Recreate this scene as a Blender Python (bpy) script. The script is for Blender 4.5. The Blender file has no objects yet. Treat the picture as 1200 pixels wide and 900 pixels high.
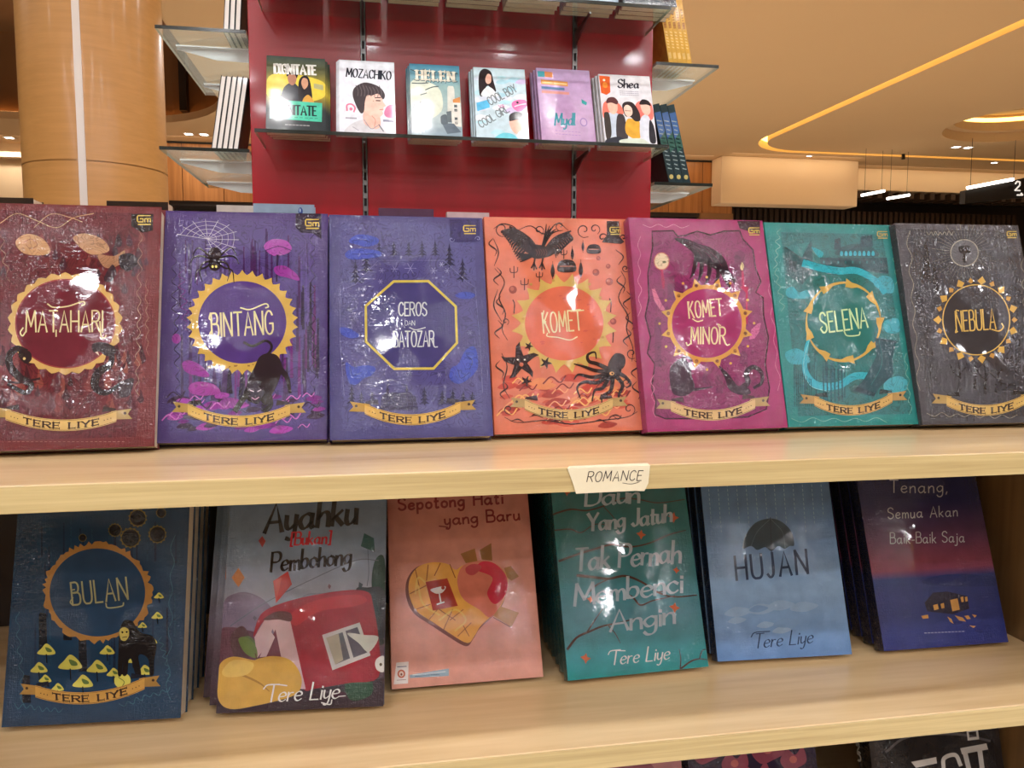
import bpy, bmesh, math, random
import numpy as np
from mathutils import Vector, Matrix, Euler
from mathutils.geometry import tessellate_polygon
PI = math.pi
S = bpy.context.scene
C = S.collection
EYE = 1.45                      # eye height above the floor; everything below is measured from the eye level plane

# ---------------------------------------------------------------- camera, world, exposure
cam_d = bpy.data.cameras.new('camera'); cam = bpy.data.objects.new('camera', cam_d); C.objects.link(cam)
cam_d.sensor_width = 36.0; cam_d.lens = 925.43 / 1200 * 36; cam_d.clip_start = .02
cam.matrix_world = (Matrix.Translation((0, 0, EYE)) @ Matrix.Rotation(-math.radians(9.99), 4, 'Z')
                    @ Matrix.Rotation(math.radians(90 - 4.853), 4, 'X'))
S.camera = cam
S.view_settings.view_transform = 'Standard'; S.view_settings.look = 'None'
S.view_settings.gamma = 1; S.view_settings.use_curve_mapping = False
S.view_settings.exposure = 0.0
w = bpy.data.worlds.new('world'); S.world = w; w.use_nodes = True
w.node_tree.nodes['Background'].inputs[0].default_value = (1.0, .86, .70, 1)
w.node_tree.nodes['Background'].inputs[1].default_value = .35
LAMP_W = 6.5                   # one ceiling downlight
LAMP_COL = (1.0, .98, .965)
CEIL = 2.75

# ---------------------------------------------------------------- colour and material helpers
def lin(c):
    return tuple(((v/255)/12.92 if v <= 10.3 else ((v/255+.055)/1.055)**2.4) for v in c[:3])
def newmat(name):
    m = bpy.data.materials.new(name); m.use_nodes = True
    nt = m.node_tree; return m, nt, nt.nodes, nt.links, nt.nodes['Principled BSDF']
def simple(name, col, rough=.5, metal=0, coat=0, noise=0, scale=8, emit=None, es=1):
    m, nt, N, L, b = newmat(name)
    b.inputs['Base Color'].default_value = (*lin(col), 1)
    b.inputs['Roughness'].default_value = rough; b.inputs['Metallic'].default_value = metal
    b.inputs['Coat Weight'].default_value = coat; b.inputs['Coat Roughness'].default_value = .06
    if noise:
        tc = N.new('ShaderNodeTexCoord'); n = N.new('ShaderNodeTexNoise'); n.inputs['Scale'].default_value = scale
        mx = N.new('ShaderNodeMix'); mx.data_type = 'RGBA'; mx.blend_type = 'MULTIPLY'; mx.inputs[0].default_value = 1
        r = N.new('ShaderNodeMapRange'); r.inputs[3].default_value = 1-noise; r.inputs[4].default_value = 1+noise*.5
        L.new(tc.outputs['Object'], n.inputs['Vector']); L.new(n.outputs[0], r.inputs[0])
        cb = N.new('ShaderNodeCombineColor')
        for i in range(3): L.new(r.outputs[0], cb.inputs[i])
        mx.inputs[6].default_value = (*lin(col), 1); L.new(cb.outputs[0], mx.inputs[7])
        L.new(mx.outputs[2], b.inputs['Base Color'])
    if emit:
        b.inputs['Emission Color'].default_value = (*lin(emit), 1); b.inputs['Emission Strength'].default_value = es
    return m
def wood(name, c1, c2, along='X', rough=.35, coat=.35, scale=1.0, seams=0, glow=0):
    m, nt, N, L, b = newmat(name)
    tc = N.new('ShaderNodeTexCoord'); mp = N.new('ShaderNodeMapping')
    sc = {'X': (1.2, 14, 60), 'Z': (22, 22, .8), 'Y': (14, 1.2, 14)}[along]
    mp.inputs['Scale'].default_value = tuple(v*scale for v in sc)
    n = N.new('ShaderNodeTexNoise'); n.inputs['Scale'].default_value = 2.4; n.inputs['Detail'].default_value = 6; n.inputs['Distortion'].default_value = .5
    n2 = N.new('ShaderNodeTexNoise'); n2.inputs['Scale'].default_value = 9; n2.inputs['Detail'].default_value = 3
    L.new(tc.outputs['Object'], mp.inputs[0]); L.new(mp.outputs[0], n.inputs['Vector']); L.new(mp.outputs[0], n2.inputs['Vector'])
    ad = N.new('ShaderNodeMath'); ad.operation = 'MULTIPLY_ADD'; ad.inputs[1].default_value = .4
    L.new(n2.outputs[0], ad.inputs[0]); L.new(n.outputs[0], ad.inputs[2])
    cr = N.new('ShaderNodeValToRGB'); cr.color_ramp.elements[0].position = .45; cr.color_ramp.elements[1].position = .92
    cr.color_ramp.elements[0].color = (*lin(c1), 1); cr.color_ramp.elements[1].color = (*lin(c2), 1)
    L.new(ad.outputs[0], cr.inputs[0]); L.new(cr.outputs[0], b.inputs['Base Color'])
    b.inputs['Roughness'].default_value = rough; b.inputs['Coat Weight'].default_value = coat; b.inputs['Coat Roughness'].default_value = .13
    bp = N.new('ShaderNodeBump'); bp.inputs['Strength'].default_value = .12; bp.inputs['Distance'].default_value = .001
    L.new(ad.outputs[0], bp.inputs['Height']); L.new(bp.outputs[0], b.inputs['Normal'])
    return m
def math_node(N, L, op, a, b=None, c=None):
    m = N.new('ShaderNodeMath'); m.operation = op
    for i, v in enumerate((a, b, c)):
        if v is None: continue
        if isinstance(v, (int, float)): m.inputs[i].default_value = v
        else: L.new(v, m.inputs[i])
    return m.outputs[0]
def printed(name, film=True, base_rough=.55, k=1.0, crk=1.0, ornate=False, ink=.84):
    """printed card; with film: shrink-wrap over it (a clear coat with its own creased, slightly bulged surface)"""
    m, nt, N, L, b = newmat(name)
    ca = N.new('ShaderNodeVertexColor'); ca.layer_name = 'ink'
    tc = N.new('ShaderNodeTexCoord')
    sd = N.new('ShaderNodeAttribute'); sd.attribute_type = 'OBJECT'; sd.attribute_name = 'seed'
    off = N.new('ShaderNodeCombineXYZ'); L.new(sd.outputs['Fac'], off.inputs[0]); L.new(sd.outputs['Fac'], off.inputs[2])
    vadd = N.new('ShaderNodeVectorMath'); vadd.operation = 'ADD'
    L.new(tc.outputs['Object'], vadd.inputs[0]); L.new(off.outputs[0], vadd.inputs[1])
    V = vadd.outputs[0]
    def noise(scale, det=2, dist=0, vec=V, rough=.5):
        n = N.new('ShaderNodeTexNoise'); n.inputs['Scale'].default_value = scale; n.inputs['Detail'].default_value = det
        n.inputs['Distortion'].default_value = dist; n.inputs['Roughness'].default_value = rough; L.new(vec, n.inputs['Vector']); return n.outputs[0]
    # faint uneven ink
    g = noise(60, 4); r = N.new('ShaderNodeMapRange'); r.inputs[3].default_value = .50*ink; r.inputs[4].default_value = 1.0*ink; L.new(g, r.inputs[0])
    vm = N.new('ShaderNodeVectorMath'); vm.operation = 'SCALE'; L.new(ca.outputs[0], vm.inputs[0]); L.new(r.outputs[0], vm.inputs['Scale'])
    if ornate:      # engraved swirls printed in a darker tone
        cn = noise(55, 2, 1.0); f = math_node(N, L, 'FRACT', math_node(N, L, 'MULTIPLY', cn, 11.0)); d = math_node(N, L, 'ABSOLUTE', math_node(N, L, 'SUBTRACT', f, .5))
        r2 = N.new('ShaderNodeMapRange'); r2.inputs[1].default_value = .06; r2.inputs[2].default_value = .16; r2.inputs[3].default_value = .62; r2.inputs[4].default_value = 1.0; L.new(d, r2.inputs[0])
        vm2 = N.new('ShaderNodeVectorMath'); vm2.operation = 'SCALE'; L.new(vm.outputs[0], vm2.inputs[0]); L.new(r2.outputs[0], vm2.inputs['Scale']); vm = vm2
    L.new(vm.outputs[0], b.inputs['Base Color'])
    b.inputs['Roughness'].default_value = base_rough; b.inputs['Specular IOR Level'].default_value = .03
    b.inputs['Coat Weight'].default_value = 1.0 if film else .3
    b.inputs['Coat Roughness'].default_value = .035 if film else .1
    b.inputs['Coat IOR'].default_value = 1.46
    sx = N.new('ShaderNodeSeparateXYZ'); L.new(tc.outputs['Object'], sx.inputs[0])
    X, Z = sx.outputs[0], sx.outputs[2]
    u = math_node(N, L, 'MULTIPLY', X, 1/.0675); v = math_node(N, L, 'MULTIPLY_ADD', Z, 1/.1, -1.0)
    u2 = math_node(N, L, 'MULTIPLY', u, u); v2 = math_node(N, L, 'MULTIPLY', v, v)
    bulge = math_node(N, L, 'MULTIPLY', math_node(N, L, 'SUBTRACT', 1.0, u2), math_node(N, L, 'SUBTRACT', 1.0, math_node(N, L, 'MULTIPLY', v2, .8)))
    h = math_node(N, L, 'MULTIPLY', bulge, .0015*k)
    h = math_node(N, L, 'ADD', h, math_node(N, L, 'MULTIPLY', noise(18, 1), .0019*k))
    if film:
        # how creased: mostly near the rim and in patches
        edge = math_node(N, L, 'MAXIMUM', math_node(N, L, 'POWER', math_node(N, L, 'ABSOLUTE', u), 4.0), math_node(N, L, 'POWER', math_node(N, L, 'ABSOLUTE', v), 5.0))
        pt = N.new('ShaderNodeMapRange'); pt.inputs[1].default_value = .51; pt.inputs[2].default_value = .60; L.new(noise(17, 3), pt.inputs[0])
        amt = math_node(N, L, 'ADD', math_node(N, L, 'MULTIPLY', edge, 1.5), pt.outputs[0]); amt = math_node(N, L, 'MINIMUM', math_node(N, L, 'ADD', amt, .0), 2.0)
        # fine crumple + long pulled creases
        crumple = noise(130, 2, 1.5)
        mp = N.new('ShaderNodeMapping'); mp.inputs['Rotation'].default_value = (0, .5, 0); mp.inputs['Scale'].default_value = (330, 1, 26); L.new(V, mp.inputs[0])
        long_ = noise(1.0, 2, .8, mp.outputs[0])
        mp2 = N.new('ShaderNodeMapping'); mp2.inputs['Rotation'].default_value = (0, -1.0, 0); mp2.inputs['Scale'].default_value = (24, 1, 280); L.new(V, mp2.inputs[0])
        long2 = noise(1.0, 2, .8, mp2.outputs[0])
        def crease(n, wd):       # sharp narrow folds where the noise crosses its middle
            q = math_node(N, L, 'SUBTRACT', 1.0, math_node(N, L, 'MULTIPLY', math_node(N, L, 'ABSOLUTE', math_node(N, L, 'SUBTRACT', n, .5)), 1/wd))
            return math_node(N, L, 'MAXIMUM', q, 0.0)
        fine = math_node(N, L, 'ADD', math_node(N, L, 'MULTIPLY', crease(crumple, .05), .00018*crk), math_node(N, L, 'MULTIPLY', crease(long_, .06), .00016*crk))
        fine = math_node(N, L, 'ADD', fine, math_node(N, L, 'MULTIPLY', crease(long2, .06), .00014*crk))
        h = math_node(N, L, 'ADD', h, math_node(N, L, 'MULTIPLY', fine, amt))
        h = math_node(N, L, 'ADD', h, math_node(N, L, 'MULTIPLY', math_node(N, L, 'MULTIPLY', noise(200, 2, .8), .0012*crk), edge))
        rim = math_node(N, L, 'ADD', math_node(N, L, 'POWER', math_node(N, L, 'ABSOLUTE', u), 26.0), math_node(N, L, 'POWER', math_node(N, L, 'ABSOLUTE', v), 38.0))
        h = math_node(N, L, 'SUBTRACT', h, math_node(N, L, 'MULTIPLY', rim, .0011))
    bp = N.new('ShaderNodeBump'); bp.inputs['Strength'].default_value = 1; bp.inputs['Distance'].default_value = 1.0
    L.new(h, bp.inputs['Height']); L.new(bp.outputs[0], b.inputs['Coat Normal'])
    if film:   # scattered milky haze of the film where it is creased
        pass
    return m

M = {}
M['film'] = printed('wrapped_print')
M['film_soft'] = printed('loosely_wrapped_print', k=.7, crk=.8)
M['ornate'] = printed('wrapped_ornate_print', ornate=True)
M['lam'] = printed('laminated_print', film=False, k=.3, ink=1.15)
M['pages'] = None
def pages_mat():
    m, nt, N, L, b = newmat('paper_pages')
    tc = N.new('ShaderNodeTexCoord'); mp = N.new('ShaderNodeMapping'); mp.inputs['Scale'].default_value = (30, 2600, 30)
    n = N.new('ShaderNodeTexNoise'); n.inputs['Scale'].default_value = 1; n.inputs['Detail'].default_value = 2
    L.new(tc.outputs['Object'], mp.inputs[0]); L.new(mp.outputs[0], n.inputs['Vector'])
    cr = N.new('ShaderNodeValToRGB'); cr.color_ramp.elements[0].color = (*lin((176, 160, 134)), 1); cr.color_ramp.elements[1].color = (*lin((226, 214, 192)), 1)
    cr.color_ramp.elements[0].position = .3; cr.color_ramp.elements[1].position = .65
    L.new(n.outputs[0], cr.inputs[0]); L.new(cr.outputs[0], b.inputs['Base Color']); b.inputs['Roughness'].default_value = .7
    b.inputs['Coat Weight'].default_value = .5; b.inputs['Coat Roughness'].default_value = .12
    return m
M['pages'] = pages_mat()
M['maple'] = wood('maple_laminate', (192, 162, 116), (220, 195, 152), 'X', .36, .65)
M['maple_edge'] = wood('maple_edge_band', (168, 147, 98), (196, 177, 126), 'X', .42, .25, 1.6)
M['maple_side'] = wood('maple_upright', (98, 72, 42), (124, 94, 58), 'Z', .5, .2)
M['column'] = wood('pale_column_veneer', (170, 124, 68), (182, 134, 76), 'X', .38, .3, .25)
M['oak'] = wood('orange_wall_veneer', (150, 92, 42), (186, 122, 62), 'Z', .5, .15, .3)
M['red'] = simple('glossy_red_lacquer', (150, 6, 26), .25, 0, .25, .10, 3)
M['chrome'] = simple('brushed_steel', (120, 120, 122), .3, 1)
M['bracket'] = simple('pale_bracket_enamel', (226, 236, 242), .3, .2)
M['alu'] = simple('satin_aluminium', (196, 190, 184), .4, .7)
M['dark_slot'] = simple('dark_slot', (24, 18, 18), .7)
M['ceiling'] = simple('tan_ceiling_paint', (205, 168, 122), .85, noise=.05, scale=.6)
M['beam'] = simple('cream_beam_paint', (232, 200, 160), .8, noise=.05, scale=1)
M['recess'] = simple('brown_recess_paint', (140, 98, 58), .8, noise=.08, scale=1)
M['floor'] = simple('beige_floor_tile', (222, 212, 196), .35, 0, .2, .08, 1.5)
M['wall'] = simple('sand_wall_paint', (196, 164, 124), .8, noise=.06, scale=.8)
M['dark'] = simple('dark_brown_cladding', (38, 26, 18), .6, noise=.2, scale=3)
M['slat'] = simple('dark_wood_slat', (62, 42, 26), .6, noise=.25, scale=4)
M['black'] = simple('black_lacquer', (18, 16, 15), .5)
M['led'] = simple('warm_led_strip', (255, 230, 170), .5, emit=(255, 224, 120), es=4.0)
M['recess_glow'] = simple('added_recess_glow', (255, 220, 170), .5, emit=(255, 190, 120), es=7)
M['lens'] = simple('lamp_lens', (255, 255, 250), .5, emit=(255, 250, 242), es=13)
M['lens_hot'] = simple('bright_lamp_lens', (255, 255, 250), .5, emit=(250, 250, 255), es=240)
M['tube'] = simple('white_tube_light', (255, 255, 255), .5, emit=(255, 244, 230), es=6)
M['white'] = simple('white_enamel', (225, 222, 215), .5)
M['tape'] = simple('cream_masking_tape', (214, 206, 178), .6, noise=.1, scale=60)
M['ink'] = simple('pen_ink', (52, 48, 52), .6)
M['signwhite'] = simple('sign_white', (240, 240, 236), .5, emit=(240, 240, 236), es=.6)
def glass_mat():
    m, nt, N, L, b = newmat('shelf_glass'); N.remove(b)
    out = N['Material Output']
    t = N.new('ShaderNodeBsdfTransparent'); t.inputs[0].default_value = (.90, .93, .90, 1)
    g = N.new('ShaderNodeBsdfGlossy'); g.inputs['Roughness'].default_value = .02; g.inputs[0].default_value = (.9, .95, .93, 1)
    fr = N.new('ShaderNodeLayerWeight'); fr.inputs[0].default_value = .5
    pw = math_node(N, L, 'POWER', fr.outputs['Facing'], 4.0); pw = math_node(N, L, 'MULTIPLY_ADD', pw, .75, .03)
    mx = N.new('ShaderNodeMixShader'); L.new(pw, mx.inputs[0]); L.new(t.outputs[0], mx.inputs[1]); L.new(g.outputs[0], mx.inputs[2])
    L.new(mx.outputs[0], out.inputs[0]); return m
M['glass'] = glass_mat()
M['glass_side'] = simple('pale_glass_edge', (150, 160, 140), .2)
M['glass_edge'] = simple('glass_cut_edge', (22, 30, 26), .15)

# ---------------------------------------------------------------- object helpers
def tag(o, label=None, cat=None, group=None, kind=None):
    if label: o['label'] = label
    if cat: o['category'] = cat
    if group: o['group'] = group
    if kind: o['kind'] = kind
    return o
def empty(name, loc=(0, 0, 0), rot=(0, 0, 0)):
    o = bpy.data.objects.new(name, None); C.objects.link(o); o.empty_display_size = .05
    o.location = loc; o.rotation_euler = rot; return o
class MB:
    def __init__(s): s.v = []; s.f = []; s.mi = []; s.c = []
    def add(s, vs, fs, mi=0, col=(255, 255, 255)):
        o = len(s.v); s.v += [tuple(p) for p in vs]; s.f += [tuple(i+o for i in f) for f in fs]; s.mi += [mi]*len(fs); s.c += [col]*len(vs)
    def box(s, x0, x1, y0, y1, z0, z1, mi=0, col=(255, 255, 255), T=None):
        vs = [(x, y, z) for z in (z0, z1) for y in (y0, y1) for x in (x0, x1)]
        if T is not None: vs = [tuple(T @ Vector(p)) for p in vs]
        s.add(vs, [(0, 2, 3, 1), (4, 5, 7, 6), (0, 1, 5, 4), (2, 6, 7, 3), (0, 4, 6, 2), (1, 3, 7, 5)], mi, col)
    def tube(s, a, b, r, n=10, mi=0):
        a, b = Vector(a), Vector(b); d = (b-a).normalized(); p = d.orthogonal().normalized(); q = d.cross(p)
        vs = [e+(p*math.cos(2*PI*i/n)+q*math.sin(2*PI*i/n))*r for e in (a, b) for i in range(n)]
        s.add(vs, [(i, (i+1) % n, n+(i+1) % n, n+i) for i in range(n)]+[tuple(range(n))[::-1], tuple(range(n, 2*n))], mi)
    def prism(s, pts, y0, y1, mi=0, axis='Y'):
        n = len(pts)
        f = (lambda p, t: (p[0], t, p[1])) if axis == 'Y' else ((lambda p, t: (t, p[0], p[1])) if axis == 'X' else (lambda p, t: (p[0], p[1], t)))
        s.add([f(p, y0) for p in pts]+[f(p, y1) for p in pts], [tuple(range(n)), tuple(range(n, 2*n))[::-1]]+[(i, i+n, (i+1) % n+n, (i+1) % n) for i in range(n)], mi)
    def build(s, name, mats, parent=None, ink=False, bevel=0, smooth=False):
        me = bpy.data.meshes.new(name); me.from_pydata(s.v, [], s.f)
        for m in (mats if isinstance(mats, (list, tuple)) else [mats]): me.materials.append(m)
        me.polygons.foreach_set('material_index', s.mi)
        if ink:
            a = me.color_attributes.new('ink', 'FLOAT_COLOR', 'POINT')
            cc = np.ones((len(s.c), 4), np.float32); cc[:, :3] = [lin(c) for c in s.c]; a.data.foreach_set('color', cc.ravel())
        if smooth: me.polygons.foreach_set('use_smooth', [True]*len(me.polygons))
        me.update(); o = bpy.data.objects.new(name, me); C.objects.link(o)
        if parent: o.parent = parent
        bm = bmesh.new(); bm.from_mesh(me)
        if not ink: bmesh.ops.recalc_face_normals(bm, faces=bm.faces)
        if bevel:
            bmesh.ops.bevel(bm, geom=[e for e in bm.edges if e.calc_face_angle(0) > .6], offset=bevel, segments=3, affect='EDGES', profile=.6)
        bm.to_mesh(me); bm.free()
        return o
def kids(o): return list(o.children)
def copy_tree(o, parent=None):
    c = o.copy(); C.objects.link(c); c.parent = parent
    for ch in kids(o): copy_tree(ch, c)
    return c

# ---------------------------------------------------------------- stroke lettering
def P(s): return [tuple(float(t) for t in q.split(',')) for q in s.split()]
GL = {}
def gl(ch, wd, *strokes):
    GL[ch] = (wd, [(s[0] == '~', P(s[1:] if s[0] == '~' else s)) for s in strokes])
ELL = '~.28,1 .1,.9 0,.5 .1,.1 .28,0 .46,.1 .56,.5 .46,.9 .28,1'
gl('A', .56, '0,0 .28,1 .56,0', '.1,.34 .46,.34'); gl('B', .47, '0,0 0,1', '~0,1 .28,1 .4,.88 .4,.66 .28,.54 0,.54', '~0,.54 .32,.54 .47,.42 .47,.12 .32,0 0,0')
gl('C', .5, '~.48,.82 .38,.97 .2,.98 .04,.78 0,.5 .04,.2 .2,.02 .38,.03 .5,.18'); gl('D', .52, '0,0 0,1', '~0,1 .25,1 .46,.85 .52,.5 .46,.15 .25,0 0,0')
gl('E', .42, '.42,1 0,1', '0,1 0,0', '0,0 .42,0', '0,.52 .34,.52'); gl('G', .54, '~.5,.82 .38,.97 .2,.98 .04,.78 0,.5 .04,.2 .2,.02 .4,.04 .52,.2', '.52,.2 .52,.46', '.52,.46 .3,.46')
gl('H', .52, '0,0 0,1', '.52,0 .52,1', '0,.5 .52,.5'); gl('I', .04, '.02,0 .02,1'); gl('J', .34, '~.3,1 .3,.25 .22,.03 .1,0 0,.12')
gl('K', .5, '0,0 0,1', '.48,1 0,.42', '.16,.56 .5,0'); gl('L', .42, '0,1 0,0', '0,0 .42,0'); gl('M', .66, '0,0 .06,1', '.06,1 .33,.25', '.33,.25 .6,1', '.6,1 .66,0')
gl('N', .54, '0,0 0,1', '0,1 .54,0', '.54,0 .54,1'); gl('O', .56, ELL); gl('P', .46, '0,0 0,1', '~0,1 .3,1 .46,.88 .46,.62 .3,.48 0,.48')
gl('R', .5, '0,0 0,1', '~0,1 .3,1 .46,.88 .46,.64 .3,.5 0,.5', '.22,.5 .5,0'); gl('S', .46, '~.44,.84 .32,.98 .14,.98 .02,.84 .04,.64 .24,.52 .42,.38 .44,.16 .3,.02 .12,.02 0,.16')
gl('T', .54, '0,1 .54,1', '.27,1 .27,0'); gl('U', .5, '~0,1 0,.25 .1,.03 .25,0 .4,.03 .5,.25 .5,1'); gl('Y', .54, '0,1 .27,.5', '.54,1 .27,.5', '.27,.5 .27,0')
gl('Z', .48, '0,1 .48,1', '.48,1 0,0', '0,0 .48,0'); gl('V', .54, '0,1 .27,0', '.27,0 .54,1'); gl('W', .8, '0,1 .2,0', '.2,0 .4,.9', '.4,.9 .6,0', '.6,0 .8,1')
gl('a', .46, '~.38,.44 .22,.52 .06,.42 0,.22 .1,.02 .24,.04 .38,.24', '~.38,.5 .37,.15 .41,0 .47,.06'); gl('b', .38, '0,1 0,0', '~0,.3 .12,.48 .3,.46 .36,.25 .28,.04 .12,0 0,.14')
gl('c', .36, '~.34,.42 .2,.52 .04,.4 0,.22 .1,.03 .24,0 .36,.1'); gl('d', .42, '~.38,.44 .22,.52 .06,.42 0,.22 .1,.02 .24,.04 .38,.24', '.38,1 .38,0')
gl('e', .37, '~0,.26 .3,.3 .34,.42 .22,.52 .06,.44 0,.22 .08,.04 .22,0 .37,.1'); gl('g', .38, '~.36,.44 .2,.52 .04,.4 0,.24 .1,.06 .24,.08 .36,.26', '~.36,.5 .36,-.1 .26,-.32 .1,-.34 0,-.22')
gl('h', .36, '0,1 0,0', '~0,.28 .14,.48 .28,.48 .34,.34 .35,0'); gl('i', .06, '.03,.5 .03,0', '.03,.68 .03,.74'); gl('j', .16, '~.12,.5 .12,-.15 .04,-.32 -.1,-.3', '.12,.68 .12,.74')
gl('k', .34, '0,1 0,0', '.3,.5 0,.2', '.1,.28 .33,0'); gl('l', .12, '~0,1 0,.1 .06,0 .12,.04'); gl('m', .5, '0,.5 0,0', '~0,.3 .1,.48 .2,.46 .24,.3 .24,0', '~.24,.3 .34,.48 .44,.46 .48,.3 .49,0')
gl('n', .34, '0,.5 0,0', '~0,.3 .14,.5 .28,.48 .32,.32 .33,0'); gl('o', .36, '~.18,.5 .04,.42 0,.25 .04,.08 .18,0 .32,.08 .36,.25 .32,.42 .18,.5'); gl('p', .38, '0,.5 0,-.38', '~0,.3 .12,.48 .3,.46 .36,.25 .28,.04 .12,0 0,.14')
gl('r', .26, '0,.5 0,0', '~0,.28 .1,.46 .25,.48'); gl('s', .28, '~.28,.44 .16,.52 .04,.44 .06,.3 .22,.2 .26,.08 .14,0 0,.06'); gl('t', .27, '~.1,.85 .1,.1 .16,0 .26,.04', '0,.55 .24,.55')
gl('u', .32, '~0,.5 0,.15 .08,0 .2,.04 .3,.2', '.3,.5 .32,0'); gl('w', .48, '~0,.5 .06,.05 .14,.02 .24,.4', '~.24,.4 .3,.03 .38,.03 .48,.5'); gl('y', .34, '~0,.5 .02,.15 .14,.04 .3,.2', '~.32,.5 .3,-.1 .2,-.34 .06,-.3')
gl('x', .32, '0,.5 .32,0', '.32,.5 0,0'); gl('v', .32, '0,.5 .16,0', '.16,0 .32,.5'); gl('z', .32, '0,.5 .32,.5', '.32,.5 0,0', '0,0 .32,0')
gl(',', .08, '.06,.06 0,-.14'); gl('.', .05, '.02,0 .03,.04'); gl('-', .24, '0,.28 .24,.28'); gl('[', .16, '.16,1 0,1', '0,1 0,-.1', '0,-.1 .16,-.1'); gl(']', .16, '0,1 .16,1', '.16,1 .16,-.1', '.16,-.1 0,-.1')
gl(' ', .26); gl('2', .44, '~.02,.78 .12,.96 .28,1 .42,.84 .38,.6 .02,.0', '.02,0 .44,0')

def catmull(pts, n=6, closed=False):
    if len(pts) < 3: return list(pts)
    q = [Vector(p) for p in pts]
    if closed: q = [q[-1]]+q+[q[0], q[1]]
    else: q = [q[0]*2-q[1]]+q+[q[-1]*2-q[-2]]
    out = []
    for i in range(1, len(q)-2):
        p0, p1, p2, p3 = q[i-1:i+3]
        for k in range(n):
            t = k/n
            out.append(tuple(.5*((2*p1)+(-p0+p2)*t+(2*p0-5*p1+4*p2-p3)*t*t+(-p0+3*p1-3*p2+p3)*t**3)))
    if not closed: out.append(tuple(q[-2]))
    return out

def homography(src, dst):
    A = []; B = []
    for (x, y), (u, v) in zip(src, dst):
        A += [[x, y, 1, 0, 0, 0, -u*x, -u*y], [0, 0, 0, x, y, 1, -v*x, -v*y]]; B += [u, v]
    h = np.linalg.solve(np.array(A, float), np.array(B, float)); return np.append(h, 1).reshape(3, 3)

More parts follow.
